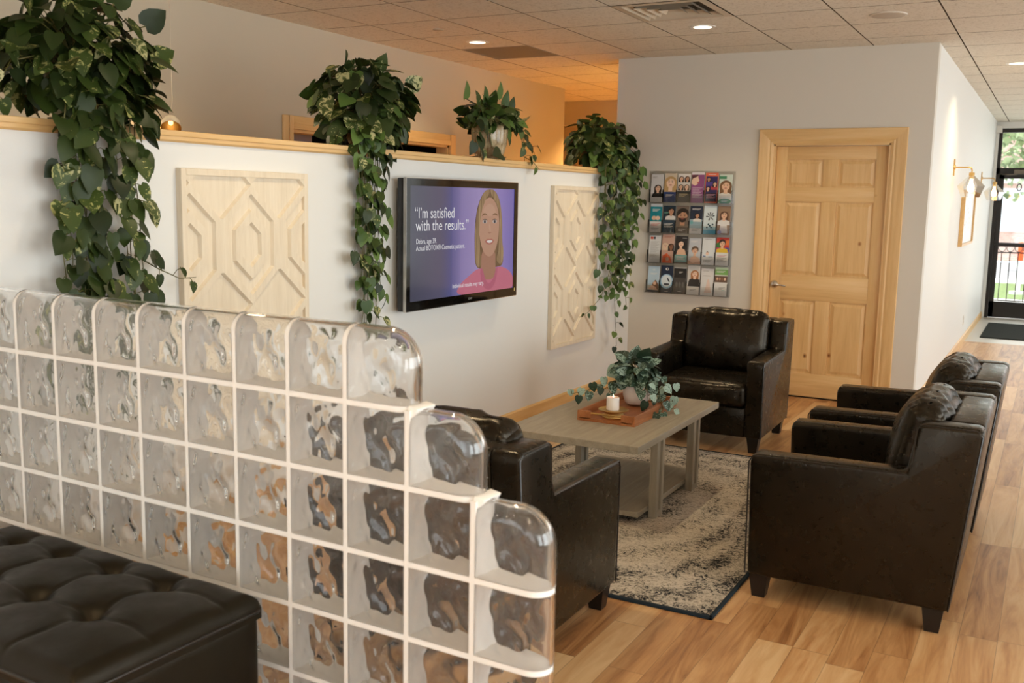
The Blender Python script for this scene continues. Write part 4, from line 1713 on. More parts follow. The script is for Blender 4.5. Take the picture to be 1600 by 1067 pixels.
# ================================================================== HEXAGON WALL PANELS
def hex_panel(name, label, y0):
    PWd, PHt = 0.80, 1.20
    t = thing(name, label, 'wall panel', (PX + 0.0005, y0, 0.459), (0, 0, PI / 2), 'hexagon wall panels')
    b = MB()
    b.box(0, PWd, -0.016, 0, 0, PHt, M['palewood'])
    b.build('backing_board', t)
    b = MB()
    fwid = 0.028
    yf0, yf1 = -0.0325, -0.0155
    b.box(0, fwid, yf0, yf1, 0, PHt, M['palewood'], 0.002)
    b.box(PWd - fwid, PWd, yf0, yf1, 0, PHt, M['palewood'], 0.002)
    b.box(fwid, PWd - fwid, yf0, yf1, 0, fwid, M['palewood'], 0.002)
    b.box(fwid, PWd - fwid, yf0, yf1, PHt - fwid, PHt, M['palewood'], 0.002)
    b.build('frame', t)
    # fretwork: honeycomb bands with an inner hexagon ring, clipped to the frame
    bm = bmesh.new()

    def off(hw, hh, hs, d):
        L = math.hypot(hw, hh - hs)
        h2_ = hh + d * L / hw
        return hw + d, h2_, h2_ - (hh - hs) / hw * (hw + d)

    def ring(cx, cz, hexa, wd, dep):
        pts = []
        ch = 0.009
        for hw, hh, hs in (off(*hexa, -ch), hexa, off(*hexa, wd), off(*hexa, wd + ch)):
            pts.append([(0, hh), (hw, hs), (hw, -hs), (0, -hh), (-hw, -hs), (-hw, hs)])
        vs = []
        for i in range(6):
            for q, y in ((3, -0.0155), (2, dep), (1, dep), (0, -0.0155)):
                x, z = pts[q][i]
                vs.append(bm.verts.new((cx + x, y, cz + z)))
        for i in range(6):
            j = (i + 1) % 6
            for q in range(3):
                bm.faces.new((vs[i * 4 + q], vs[i * 4 + q + 1], vs[j * 4 + q + 1], vs[j * 4 + q]))
    for kx in range(-1, 3):
        for kz in range(-1, 3):
            cx = 0.044 + 0.366 * kx
            cz = 0.33 + 0.54 * kz
            ring(cx, cz, (0.145, 0.23, 0.105), 0.030, -0.031)
            ring(cx, cz, (0.062, 0.103, 0.049), 0.038, -0.031)
            x0, x1, z_ = cx + 0.1751, cx + 0.366 - 0.1751, 0.1186
            v8 = [bm.verts.new((x, y, cz + z)) for x in (x0, x1) for y in (-0.0155, -0.0309) for z in (-z_, z_)]
            for f in ((0, 1, 3, 2), (4, 6, 7, 5), (2, 3, 7, 6), (0, 2, 6, 4), (1, 5, 7, 3)):
                bm.faces.new([v8[q] for q in f])
    for co, no in (((0.012, 0, 0), (-1, 0, 0)), ((PWd - 0.012, 0, 0), (1, 0, 0)), ((0, 0, 0.012), (0, 0, -1)), ((0, 0, PHt - 0.012), (0, 0, 1))):
        bmesh.ops.bisect_plane(bm, geom=list(bm.verts) + list(bm.edges) + list(bm.faces), plane_co=co, plane_no=no, clear_outer=True)
    bmesh.ops.recalc_face_normals(bm, faces=list(bm.faces))
    b = MB()
    b.bm(bm, M['palewood'])
    b.build('fretwork', t)
    return t


hex_panel('hexagon_panel', 'pale wood hexagon fretwork panel on the half wall, left of the television', 0.985)
hex_panel('hexagon_panel', 'pale wood hexagon fretwork panel on the half wall, right of the television', 4.492)

# ================================================================== BROCHURE RACK
RX0, RX1, RZ0, RZ1 = -1.495, -0.755, 0.785, 1.815
rack = thing('brochure_rack', 'clear acrylic wall rack of brochures between the corner plant and the alder door', 'brochure rack', (0, 0, 0))
ry = FAR - 0.004
b = MB()
b.box(RX0, RX1, ry - 0.004, ry, RZ0, RZ1, M['acrylic'])
b.build('back_panel', rack)
CWd = (RX1 - RX0 - 0.03) / 6
RH = 0.262
shelf_z = [RZ0 + 0.765, RZ0 + 0.51, RZ0 + 0.255, RZ0 + 0.0]
for zs in shelf_z:
    b = MB()
    b.box(RX0, RX1, ry - 0.045, ry - 0.004, zs, zs + 0.004, M['acrylic'])
    b.box(RX0, RX1, ry - 0.048, ry - 0.045, zs, zs + 0.075, M['acrylic'])
    for k in range(7):
        x = RX0 + 0.012 + k * (RX1 - RX0 - 0.028) / 6
        b.box(x, x + 0.0025, ry - 0.045, ry - 0.004, zs + 0.004, zs + 0.11, M['acrylic'])
    b.build('pocket_row', rack)

SK = [(228, 186, 156), (196, 148, 118), (150, 104, 76), (238, 204, 180)]


def brochure(ix, row, label, w, h, base, items):
    """a folded leaflet standing in its pocket; items are flat shapes of the printed cover in cover units"""
    h *= 1.09
    x0 = RX0 + 0.015 + ix * CWd + (CWd - w) / 2
    z0 = shelf_z[row] + 0.0045
    t = MB()
    paper = flat((228, 224, 218), 0.5)
    t.box(0, w, 0.0004, 0.006, 0, h, paper)
    t.add([(0, 0, 0), (w, 0, 0), (w, 0, h), (0, 0, h)], [(0, 1, 2, 3)], flat(base, 0.35))
    lay = 1
    for it in items:
        k, col = it[0], flat(it[1], 0.35)
        lay += 1
        y = -0.00012 * lay
        P = lambda u, v: (min(w, max(0, u * w)), y, min(h, max(0, v * h)))
        if k == 'r':
            _, _, u0, v0, u1, v1 = it
            t.add([P(u0, v0), P(u1, v0), P(u1, v1), P(u0, v1)], [(0, 1, 2, 3)], col)
        elif k == 'e':
            _, _, cu_, cv_, ru, rv_ = it
            pts = [P(cu_ + ru * math.cos(2 * PI * q / 16), cv_ + rv_ * math.sin(2 * PI * q / 16)) for q in range(16)]
            t.add(pts, [tuple(range(16))], col)
        elif k == 'p':
            pts = [P(u, v) for u, v in it[2]]
            t.add(pts, [tuple(range(len(pts)))], col)
        elif k == 't':      # lines of small print
            _, _, u0, v0, u1, nl = it
            for q in range(nl):
                e = u1 - (0.12 * ((q * 7) % 3))
                t.add([P(u0, v0 - q * 0.035), P(e, v0 - q * 0.035), P(e, v0 - q * 0.035 + 0.014), P(u0, v0 - q * 0.035 + 0.014)], [(0, 1, 2, 3)], col)
    o = t.build('brochure')
    o.location = (x0, ry - 0.034, z0)
    o.rotation_euler = (math.radians(-5), 0, 0)
    tag(o, label, 'brochure', 'brochures in the wall rack')
    return o


def face(cu_, cv_, s, skin_, hair_, top=None, longh=True, beard=False):
    """a small printed head: hair, neck, face, features, shoulders"""
    a_ = 0.46   # width to height of the leaflet
    r = []
    if longh:
        r.append(('e', hair_, cu_, cv_ - 0.02, s * 1.32, s * 1.32 * a_))
        r.append(('r', hair_, cu_ - s * 1.25, cv_ - s * a_ * 1.7, cu_ + s * 1.25, cv_))
    else:
        r.append(('e', hair_, cu_, cv_ + s * 0.16, s * 1.12, s * 1.12 * a_))
    if top:
        r.append(('p', top, [(cu_ - s * 2.0, cv_ - s * a_ * 2.9), (cu_ - s * 1.7, cv_ - s * a_ * 1.75), (cu_ - s * 0.5, cv_ - s * a_ * 1.35), (cu_ + s * 0.5, cv_ - s * a_ * 1.35), (cu_ + s * 1.7, cv_ - s * a_ * 1.75), (cu_ + s * 2.0, cv_ - s * a_ * 2.9)]))
    r.append(('r', skin_, cu_ - s * 0.4, cv_ - s * a_ * 1.6, cu_ + s * 0.4, cv_ - s * a_ * 0.5))
    r.append(('e', skin_, cu_, cv_, s * 0.86, s * 1.0 * a_))
    if beard:
        r.append(('p', hair_, [(cu_ - s * 0.8, cv_ - 0.1 * s), (cu_ - s * 0.5, cv_ - s * a_ * 0.9), (cu_, cv_ - s * a_ * 1.08), (cu_ + s * 0.5, cv_ - s * a_ * 0.9), (cu_ + s * 0.8, cv_ - 0.1 * s), (cu_ + s * 0.4, cv_ - s * a_ * 0.28), (cu_ - s * 0.4, cv_ - s * a_ * 0.28)]))
    dk = tuple(int(c * 0.45) for c in skin_)
    for q in (-1, 1):
        r.append(('e', dk, cu_ + q * s * 0.34, cv_ + s * a_ * 0.12, s * 0.15, s * a_ * 0.08))
        r.append(('r', hair_ if not longh else dk, cu_ + q * s * 0.34 - s * 0.2, cv_ + s * a_ * 0.30, cu_ + q * s * 0.34 + s * 0.2, cv_ + s * a_ * 0.36))
    r.append(('e', (170, 84, 80), cu_, cv_ - s * a_ * 0.45, s * 0.28, s * a_ * 0.09))
    r.append(('p', hair_, [(cu_ - s * 0.88, cv_ + s * a_ * 0.1), (cu_ - s * 0.8, cv_ + s * a_ * 0.75), (cu_, cv_ + s * a_ * 1.1), (cu_ + s * 0.8, cv_ + s * a_ * 0.75), (cu_ + s * 0.88, cv_ + s * a_ * 0.1), (cu_ + s * 0.55, cv_ + s * a_ * 0.65), (cu_ - s * 0.1, cv_ + s * a_ * 0.75)]))
    return r


W_, G_, K_ = (232, 228, 222), (150, 146, 140), (28, 28, 32)
BW_, BH_ = 0.108, 0.212
B = brochure
# top row
B(0, 0, 'pale grey brochure with a woman with long dark hair, far left of the top row', BW_, 0.215, (206, 204, 204), face(0.58, 0.50, 0.24, SK[0], (40, 30, 26), (36, 32, 34)) + [('r', (226, 222, 216), 0, 0, 1, 0.18), ('t', G_, 0.1, 0.9, 0.5, 2)])
B(1, 0, 'brochure with a blonde woman close up above a blue band, second in the top row', BW_, 0.222, (206, 190, 168), face(0.5, 0.68, 0.40, SK[3], (190, 154, 104)) + [('r', (38, 60, 116), 0, 0, 1, 0.36), ('t', W_, 0.15, 0.26, 0.8, 3)])
B(2, 0, 'brochure with four small portraits above a dark grey band, third in the top row', BW_, 0.218, (226, 220, 214), face(0.26, 0.84, 0.17, SK[0], (44, 32, 28)) + face(0.74, 0.84, 0.17, SK[1], (40, 30, 26)) + [('r', (214, 206, 198), 0, 0.36, 1, 0.66)] + face(0.26, 0.55, 0.17, SK[0], (50, 36, 28)) + face(0.74, 0.55, 0.17, SK[3], (96, 70, 48)) + [('r', (52, 50, 48), 0, 0, 1, 0.40), ('t', (200, 180, 140), 0.15, 0.29, 0.85, 3)])
B(3, 0, 'purple brochure with a face in profile, fourth in the top row', BW_, 0.232, (146, 82, 132), [('r', (228, 222, 224), 0, 0.92, 1, 1), ('p', SK[3], [(0, 0.62), (0.28, 0.56), (0.5, 0.62), (0.55, 0.70), (0.62, 0.74), (0.52, 0.80), (0.5, 0.9), (0, 0.9)]), ('p', (92, 50, 60), [(0, 0.9), (0.5, 0.92), (0.46, 0.86), (0.1, 0.8), (0, 0.72)]), ('e', (190, 70, 80), 0.5, 0.655, 0.09, 0.018), ('t', (214, 190, 206), 0.1, 0.48, 0.9, 10)])
B(4, 0, 'navy brochure with an orange rim and small portraits, fifth in the top row', BW_, 0.228, (222, 104, 72), [('r', (50, 44, 96), 0.05, 0.05, 0.95, 0.88), ('t', W_, 0.2, 0.935, 0.8, 1)] + face(0.25, 0.79, 0.13, SK[1], (50, 34, 30)) + [('r', (84, 66, 140), 0.05, 0.56, 0.6, 0.70), ('r', (178, 66, 74), 0.45, 0.44, 0.95, 0.55)] + face(0.76, 0.63, 0.14, SK[0], (40, 30, 30)) + face(0.24, 0.48, 0.13, SK[0], (60, 40, 34)) + [('r', (42, 32, 56), 0.05, 0.05, 0.95, 0.34), ('t', (200, 150, 170), 0.15, 0.28, 0.85, 5)])
B(5, 0, 'pale green brochure with a brown haired woman, far right of the top row', BW_, 0.216, (206, 218, 206), [('r', (70, 140, 104), 0.0, 0.84, 0.55, 0.94)] + face(0.52, 0.60, 0.36, SK[0], (122, 88, 58), (220, 214, 206)) + [('p', (224, 226, 220), [(0, 0.0), (0, 0.24), (0.5, 0.20), (1, 0.24), (1, 0)]), ('e', (90, 152, 116), 0.5, 0.07, 0.5, 0.10), ('t', W_, 0.25, 0.10, 0.8, 2)])
# second row
B(0, 1, 'teal topped brochure with two small hands, far left of the second row', BW_ - 0.004, 0.222, (34, 134, 146), [('r', (222, 224, 224), 0, 0.90, 1, 1), ('t', W_, 0.18, 0.80, 0.85, 3), ('e', SK[0], 0.34, 0.50, 0.2, 0.075), ('e', SK[3], 0.66, 0.50, 0.2, 0.075), ('r', (226, 220, 216), 0, 0, 1, 0.38), ('t', (214, 120, 110), 0.12, 0.30, 0.88, 3), ('t', G_, 0.12, 0.14, 0.8, 2)])
B(1, 1, 'dark teal brochure with a woman in a white top, second in the second row', BW_, 0.208, (34, 52, 64), face(0.64, 0.80, 0.24, SK[1], (34, 28, 28), (220, 216, 212)) + [('t', (130, 190, 170), 0.08, 0.75, 0.5, 2), ('r', (48, 68, 84), 0, 0, 1, 0.44), ('t', W_, 0.12, 0.34, 0.85, 5)])
B(2, 1, 'brochure with a close portrait of a bearded man, third in the second row', BW_, 0.208, (120, 104, 92), face(0.5, 0.62, 0.46, SK[1], (46, 36, 30), None, False, True) + [('r', (74, 62, 54), 0, 0, 1, 0.22), ('t', W_, 0.2, 0.15, 0.8, 3)])
B(3, 1, 'navy topped brochure with a dark haired woman in white, fourth in the second row', BW_, 0.210, (36, 46, 66), [('t', W_, 0.15, 0.90, 0.85, 2), ('r', (150, 176, 186), 0, 0.2, 1, 0.52)] + face(0.58, 0.66, 0.17, SK[1], (34, 26, 26), (226, 222, 216)) + [('e', (110, 176, 180), 0.16, 0.40, 0.13, 0.055), ('r', (226, 222, 218), 0, 0, 1, 0.2), ('t', G_, 0.2, 0.13, 0.8, 2)])
B(4, 1, 'white to sky blue brochure with black petals, fifth in the second row', BW_, 0.216, (216, 228, 232), [('r', (96, 176, 206), 0, 0, 1, 0.14), ('r', (170, 208, 222), 0, 0.14, 1, 0.26)] + [('p', K_, [(0.52, 0.62), (0.52 + 0.30 * math.cos(a_ - 0.18), 0.62 + 0.13 * math.sin(a_ - 0.18)), (0.52 + 0.36 * math.cos(a_), 0.62 + 0.16 * math.sin(a_)), (0.52 + 0.30 * math.cos(a_ + 0.18), 0.62 + 0.13 * math.sin(a_ + 0.18))]) for a_ in (0.2, 0.9, 1.6, 2.3, 3.2, 4.4, 5.4)] + [('e', (30, 60, 76), 0.3 + 0.11 * q, 0.24 + 0.05 * ((q * 2) % 3), 0.07, 0.032) for q in range(5)])
B(5, 1, 'warm brown brochure with a long haired woman in white, far right of the second row', BW_, 0.214, (150, 122, 98), face(0.5, 0.68, 0.26, SK[0], (92, 62, 44), (228, 224, 222)) + [('p', (228, 224, 222), [(0.2, 0.05), (0.25, 0.36), (0.75, 0.36), (0.85, 0.05)]), ('e', (160, 160, 196), 0.2, 0.08, 0.16, 0.07)])
# third row
B(0, 2, 'white brochure of small print with a tiny red picture, far left of third row', BW_ - 0.004, 0.210, (222, 222, 220), [('r', (200, 92, 68), 0.1, 0.86, 0.35, 0.95), ('r', (52, 60, 72), 0.38, 0.86, 0.52, 0.95), ('t', (180, 178, 174), 0.12, 0.76, 0.88, 17)])
B(1, 2, 'brochure with two women and a bright orange dress, second in the third row', BW_, 0.222, (206, 168, 150), [('t', (178, 108, 92), 0.15, 0.92, 0.85, 2)] + face(0.28, 0.60, 0.20, SK[3], (226, 206, 176)) + face(0.76, 0.58, 0.20, SK[2], (52, 36, 32)) + [('p', (222, 96, 44), [(0.1, 0.0), (0.12, 0.26), (0.45, 0.34), (0.75, 0.22), (0.9, 0.0)]), ('e', SK[1], 0.5, 0.14, 0.16, 0.06)])
B(2, 2, 'dark brochure with a black haired woman above a teal band, third in the third row', BW_, 0.212, (44, 40, 40), [('t', W_, 0.55, 0.92, 0.9, 1)] + face(0.46, 0.72, 0.25, SK[3], (30, 24, 24)) + [('p', SK[0], [(0.1, 0.28), (0.2, 0.48), (0.45, 0.58), (0.8, 0.50), (0.95, 0.28)]), ('r', (120, 176, 176), 0, 0.06, 1, 0.32), ('t', W_, 0.15, 0.24, 0.85, 4), ('r', (72, 68, 62), 0, 0, 1, 0.06)])
B(3, 2, 'pale grey brochure with a woman, hair up, fourth in the third row', BW_, 0.200, (196, 200, 206), [('p', SK[0], [(0.1, 0.0), (0.2, 0.24), (0.5, 0.34), (0.95, 0.22), (1, 0.0)])] + face(0.52, 0.52, 0.26, SK[0], (104, 80, 60), None, False) + [('p', SK[1], [(0.0, 0.16), (0.4, 0.05), (1.0, 0.12), (1, 0.0), (0.0, 0.0)]), ('t', W_, 0.15, 0.88, 0.7, 2)])
B(4, 2, 'white brochure with a small blue sketch of a face, fifth in the third row', BW_, 0.208, (222, 226, 228), [('e', SK[3], 0.42, 0.42, 0.12, 0.07), ('p', (96, 84, 80), [(0.3, 0.44), (0.42, 0.50), (0.54, 0.44), (0.42, 0.47)]), ('r', (76, 116, 176), 0.1, 0.30, 0.3, 0.33), ('r', (76, 116, 176), 0.52, 0.28, 0.82, 0.31), ('t', G_, 0.15, 0.16, 0.8, 3), ('t', G_, 0.2, 0.92, 0.7, 1)])
B(5, 2, 'brochure with a man among bright reds over white, far right of third row', BW_, 0.212, (196, 62, 52), [('e', (60, 120, 60), 0.15, 0.72, 0.2, 0.1), ('e', (222, 120, 60), 0.85, 0.82, 0.22, 0.1), ('e', (90, 70, 150), 0.85, 0.56, 0.3, 0.09), ('e', (190, 40, 110), 0.18, 0.56, 0.25, 0.08)] + face(0.46, 0.78, 0.24, SK[0], (60, 42, 34), (226, 190, 60), False) + [('r', (226, 224, 220), 0, 0, 1, 0.46), ('t', (196, 110, 110), 0.12, 0.36, 0.85, 2), ('t', G_, 0.12, 0.26, 0.85, 5)])
# bottom row
B(0, 3, 'pale blue brochure with a resting woman above a dark strip, bottom row far left', BW_ - 0.004, 0.204, (186, 208, 222), [('e', (210, 220, 226), 0.5, 0.86, 0.12, 0.04), ('t', W_, 0.2, 0.72, 0.8, 2), ('r', (196, 190, 176), 0, 0.06, 1, 0.26), ('p', (120, 78, 52), [(0.3, 0.10), (0.45, 0.36), (0.7, 0.48), (0.95, 0.30), (0.95, 0.1)]), ('e', SK[0], 0.62, 0.34, 0.14, 0.07), ('p', SK[0], [(0.05, 0.10), (0.4, 0.26), (0.75, 0.20), (0.9, 0.08)]), ('r', (34, 44, 56), 0, 0, 1, 0.08)])
B(1, 3, 'dark navy brochure with a glowing pale blue middle, second in the bottom row', BW_, 0.214, (30, 42, 66), [('e', W_, 0.5, 0.87, 0.13, 0.05), ('e', (38, 52, 78), 0.52, 0.875, 0.06, 0.03), ('e', (150, 190, 218), 0.5, 0.42, 0.54, 0.27), ('e', (222, 230, 234), 0.5, 0.44, 0.44, 0.22), ('p', (40, 44, 54), [(0.52, 0.52), (0.6, 0.56), (0.78, 0.42), (0.7, 0.39)]), ('r', (54, 58, 66), 0.3, 0.28, 0.72, 0.35), ('t', W_, 0.35, 0.05, 0.65, 1)])
B(2, 3, 'black brochure with three dim grey figures, third in the bottom row', BW_, 0.204, (38, 36, 36), [('r', (74, 70, 66), 0, 0, 1, 0.60)] + [('e', (110, 106, 102), 0.24 + 0.26 * q, 0.34, 0.09, 0.11) for q in range(3)] + [('t', W_, 0.4, 0.82, 0.7, 2), ('t', W_, 0.35, 0.08, 0.65, 1), ('r', (210, 206, 200), 0, 0.965, 1, 1)])
B(3, 3, 'white brochure with a red haired woman in a black top, fourth in the bottom row', BW_, 0.222, (212, 208, 202), face(0.58, 0.72, 0.25, SK[3], (172, 112, 66), (52, 48, 46)) + [('p', (52, 48, 46), [(0.05, 0.28), (0.12, 0.42), (0.4, 0.52), (0.8, 0.50), (0.95, 0.40), (1, 0.28)]), ('r', (224, 222, 218), 0, 0, 1, 0.28), ('t', G_, 0.25, 0.17, 0.75, 2)])
B(4, 3, 'white brochure with a faint pink figure, fifth in the bottom row', BW_, 0.206, (222, 220, 218), [('t', G_, 0.15, 0.72, 0.75, 1), ('p', (228, 204, 190), [(0.3, 0.1), (0.42, 0.3), (0.5, 0.56), (0.62, 0.62), (0.7, 0.5), (0.8, 0.25), (0.9, 0.1)]), ('t', G_, 0.15, 0.9, 0.6, 1)])
B(5, 3, 'green topped brochure with a strip of faces over white, far right of the bottom row', BW_, 0.220, (126, 176, 96), [('r', (196, 218, 180), 0, 0.92, 1, 1), ('t', W_, 0.12, 0.86, 0.8, 2), ('r', (108, 82, 66), 0, 0.48, 1, 0.72), ('r', (214, 214, 206), 0, 0.70, 1, 0.74)] + [('e', SK[q % 4], 0.2 + 0.2 * q, 0.60, 0.08, 0.05) for q in range(4)] + [('r', (224, 222, 218), 0, 0, 1, 0.48), ('t', G_, 0.35, 0.30, 0.85, 3), ('t', (110, 180, 176), 0.6, 0.2, 0.85, 1)])

# ================================================================== WALL SCONCES, PICTURE, OUTLET
def sconce(name, label, y, group):
    t = thing(name, label, 'wall lamp', (COR, y, 1.915), group=group)
    b = MB()
    rm = Matrix.Rotation(PI / 2, 4, 'Y')
    b.lathe([(0.0, 0.018), (0.018, 0.018), (0.022, 0.012), (0.022, 0.0)], M['brass'], n=16, mat=rm)
    b.box(0.0, 0.012, -0.016, 0.016, -0.075, 0.075, M['brass'], 0.004)
    b.build('back_plate', t, 40)
    b = MB()
    b.tube([(0.012, 0, 0), (0.13, 0, 0.0), (0.148, 0, -0.006), (0.155, 0, -0.025), (0.155, 0, -0.05)], 0.007, M['brass'], 10)
    b.build('arm', t, True)
    b = MB()
    b.lathe([(0.0, -0.045), (0.022, -0.045), (0.024, -0.05), (0.024, -0.095), (0.018, -0.10), (0.0, -0.10)], M['brass'], (0.155, 0, 0), 18)
    b.build('socket', t, 40)
    b = MB()
    b.lathe([(0.026, -0.075), (0.115, -0.165), (0.075, -0.265)], M['lamp_pane'], (0.155, 0, 0), 6)
    b.build('glass_shade', t)
    b = MB()
    pr = [(0.0, -0.22)] + [(0.030 * math.sin(a), -0.19 + 0.030 * math.cos(a) * -1.0) for a in [0.35, 0.8, 1.3, 1.8]] + [(0.014, -0.115), (0.014, -0.10)]
    b.lathe([(0.0, -0.222), (0.012, -0.219), (0.024, -0.208), (0.031, -0.188), (0.028, -0.165), (0.016, -0.135), (0.013, -0.10)], flat((255, 214, 150), 0.3, 0, 0.5, 14.0), (0.155, 0, 0), 16)
    tag(b.build('bulb', t, 'all'), 'glowing bulb')
    l = bpy.data.lights.new('sconce_light', 'POINT')
    l.energy = 1.6
    l.color = (1.0, 0.72, 0.42)
    l.shadow_soft_size = 0.03
    o = bpy.data.objects.new('sconce_light', l)
    COL.objects.link(o)
    o.parent = t
    o.location = (0.155, 0, -0.19)
    return t


sconce('wall_sconce', 'brass wall sconce with clear glass shade, the nearer one before the framed picture', 7.89, 'brass sconces on the corridor wall')
sconce('wall_sconce', 'brass wall sconce with clear glass shade, the farther one beside the entry door', 11.46, 'brass sconces on the corridor wall')

pic = thing('framed_picture', 'white picture in a pale wood frame between the two sconces', 'picture', (COR, 9.66, 1.45))
b = MB()
for (y0, y1, z0, z1) in ((-0.70, 0.70, 0.26, 0.285), (-0.70, 0.70, -0.285, -0.26), (-0.70, -0.675, -0.26, 0.26), (0.675, 0.70, -0.26, 0.26)):
    b.box(0.0, 0.04, y0, y1, z0, z1, M['trim'], 0.002)
b.build('frame', pic)
b = MB()
b.box(0.001, 0.02, -0.68, 0.68, -0.27, 0.27, flat((226, 228, 228), 0.4))
rr = random.Random(3)
for q in range(60):
    y, z = rr.uniform(-0.5, 0.5), rr.uniform(-0.18, 0.2)
    s_ = rr.uniform(0.01, 0.035)
    b.add([(0.0203, y - s_, z), (0.0203, y, z - s_ * 0.35), (0.0203, y + s_, z), (0.0203, y, z + s_ * 0.35)], [(0, 1, 2, 3)], flat((188, 194, 190), 0.5))
b.build('print', pic)
ol = thing('wall_outlet', 'white wall outlet low on the corridor wall near the entry', 'outlet', (COR, 10.5, 0.27))
b = MB()
b.box(0, 0.006, -0.035, 0.035, -0.057, 0.057, M['white_plastic'], 0.003)
b.build('cover_plate', ol)
b = MB()
for z in (-0.022, 0.022):
    b.box(0.006, 0.0075, -0.016, 0.016, z - 0.014, z + 0.014, flat((205, 200, 190), 0.4), 0.0005)
b.build('socket', ol)

# pendant with a white and brass dome, glowing behind the half wall
pd = thing('pendant_lamp', 'small dome pendant lamp with brass inside, behind the half wall beside the largest pothos', 'lamp', (-2.95, 2.17, 1.925))
tm = Matrix.Rotation(math.radians(42), 4, Vector((-0.68, -0.73, 0))) @ Matrix.Scale(0.72, 4)
b = MB()
b.lathe([(0.006, 0.115), (0.03, 0.11), (0.055, 0.09), (0.073, 0.055), (0.080, 0.0)], flat((206, 196, 178), 0.4), n=28, mat=tm)
b.build('shade', pd, True)
b = MB()
b.lathe([(0.004, 0.108), (0.028, 0.105), (0.052, 0.086), (0.070, 0.053), (0.079, -0.001), (0.0805, 0.0)], M['brass'], n=28, mat=tm)
tag(b.build('inner_shade', pd, True), 'brass lining')
b = MB()
b.tube([tuple(tm @ Vector((0, 0, 0.11))), (0.03, -0.012, 0.16), (0.03, -0.012, CH - 1.925)], 0.0025, flat((196, 184, 164), 0.5), 6)
b.build('cord', pd)
b = MB()
b.tube([(-0.02, 0.05, -0.03), (-0.02, 0.16, -0.03), (-0.02, 0.20, -0.045)], 0.004, M['brass'], 8)
b.build('pull_rod', pd)
b = MB()
b.ball(tuple(tm @ Vector((0, 0, 0.06))), 0.014, 0.014, 0.016, flat((255, 206, 140), 0.3, 0, 0.5, 3.0), 8)
b.build('bulb', pd, 'all')
l = bpy.data.lights.new('pendant_light', 'POINT')
l.energy = 2.5
l.color = (1.0, 0.66, 0.32)
l.shadow_soft_size = 0.03
o = bpy.data.objects.new('pendant_light', l)
COL.objects.link(o)
o.parent = pd
o.location = (-0.12, -0.06, -0.03)

# ================================================================== CEILING FIXTURES
def can_light(x, y, label, power=None, col=None):
    t = thing('recessed_light', label, 'ceiling light', (x, y, CH), group='recessed ceiling lights')
    b = MB()
    b.lathe([(0.062, -0.004), (0.088, -0.004), (0.092, 0.0), (0.092, 0.004)], M['white_plastic'], n=32)
    b.build('trim_ring', t, True)
    b = MB()
    b.lathe([(0.0, -0.003), (0.063, -0.003)], flat((255, 236, 206), 0.5, 0, 0.5, 5.0), n=32)
    tag(b.build('lens', t), 'glowing lens')
    l = bpy.data.lights.new('can_lamp', 'AREA')
    l.shape = 'DISK'
    l.size = 0.12
    l.spread = math.radians(125)
    l.energy = power or CAN_POWER
    l.color = col or CAN_COL
    o = bpy.data.objects.new('can_lamp', l)
    COL.objects.link(o)
    o.parent = t
    o.location = (0, 0, -0.006)
    return t


can_light(-2.483, 4.831, 'lit recessed ceiling light beside the grey return grille')
can_light(-0.674, 4.819, 'lit recessed ceiling light beside the square air diffuser')
can_light(1.178, 7.47, 'recessed ceiling light over the entry corridor')
can_light(-2.483, 1.75, 'recessed ceiling light over the back passage, out of frame', 7)
can_light(-0.674, 1.45, 'recessed ceiling light over the glass block wall, out of frame')
can_light(1.16, -0.9, 'recessed ceiling light over the walkway, out of frame')
can_light(2.4, 11.0, 'recessed ceiling light by the entry, out of frame')
can_light(-0.674, -1.6, 'recessed ceiling light behind the viewer')
can_light(-2.70, 8.8, 'warm recessed ceiling light in the staff hall', 130, (1.0, 0.56, 0.18))
can_light(-2.02, 6.95, 'added unseen warm light behind the far wall end, tinting the back wall', 26, (1.0, 0.60, 0.22))  # hidden extra lamp put in to turn the back wall orange

vx0, vy0 = TX0, TY0 - TP
df = thing('ceiling_diffuser', 'square louvred air diffuser in the ceiling', 'air vent', (vx0 + TP / 2, vy0 + TP / 2, CH))
b = MB()
h_ = TP / 2 - 0.004
VM = flat((196, 182, 160), 0.5)
def sq_ring(b, ro, zo, ri, zi, m):
    vs = [(sx * ro, sy * ro, zo) for sx, sy in ((-1, -1), (1, -1), (1, 1), (-1, 1))] + [(sx * ri, sy * ri, zi) for sx, sy in ((-1, -1), (1, -1), (1, 1), (-1, 1))]
    b.add(vs, [(k, k + 4, (k + 1) % 4 + 4, (k + 1) % 4) for k in range(4)], m)
sq_ring(b, h_, -0.002, h_ - 0.05, -0.004, VM)
sq_ring(b, h_ - 0.05, -0.004, h_ - 0.075, 0.03, VM)
b.build('frame', df)
for ro in (0.195, 0.135, 0.075):
    b = MB()
    sq_ring(b, ro, -0.006, ro - 0.045, 0.035, VM)
    sq_ring(b, ro - 0.002, -0.006, ro - 0.047, 0.035, VM)
    b.build('louvre', df)
b = MB()
b.box(-h_ + 0.03, h_ - 0.03, -h_ + 0.03, h_ - 0.03, 0.05, 0.09, M['black'])
b.build('duct', df)
gx0, gy0 = TX0 + GRILLE_TILE[0] * TP, TY0 + GRILLE_TILE[1] * TP
gr = thing('return_grille', 'flat grey perforated return air panel in the ceiling', 'air vent', (gx0 + TP / 2, gy0 + TP / 2, CH))
kk = NT('perforated_grey_metal')
oo = kk.obj()
vv = kk.voro(kk.vmath('MULTIPLY', oo, (1, 1, 0)), 120, 0.0)
kk.base(kk.ramp(vv, [(0.30, lin(70, 66, 60)), (0.38, lin(140, 132, 120))]))
kk.rough(0.6)
b = MB()
b.box(-h_ + 0.012, h_ - 0.012, -h_ + 0.012, h_ - 0.012, 0.001, 0.011, kk.m)
b.build('perforated_plate', gr)
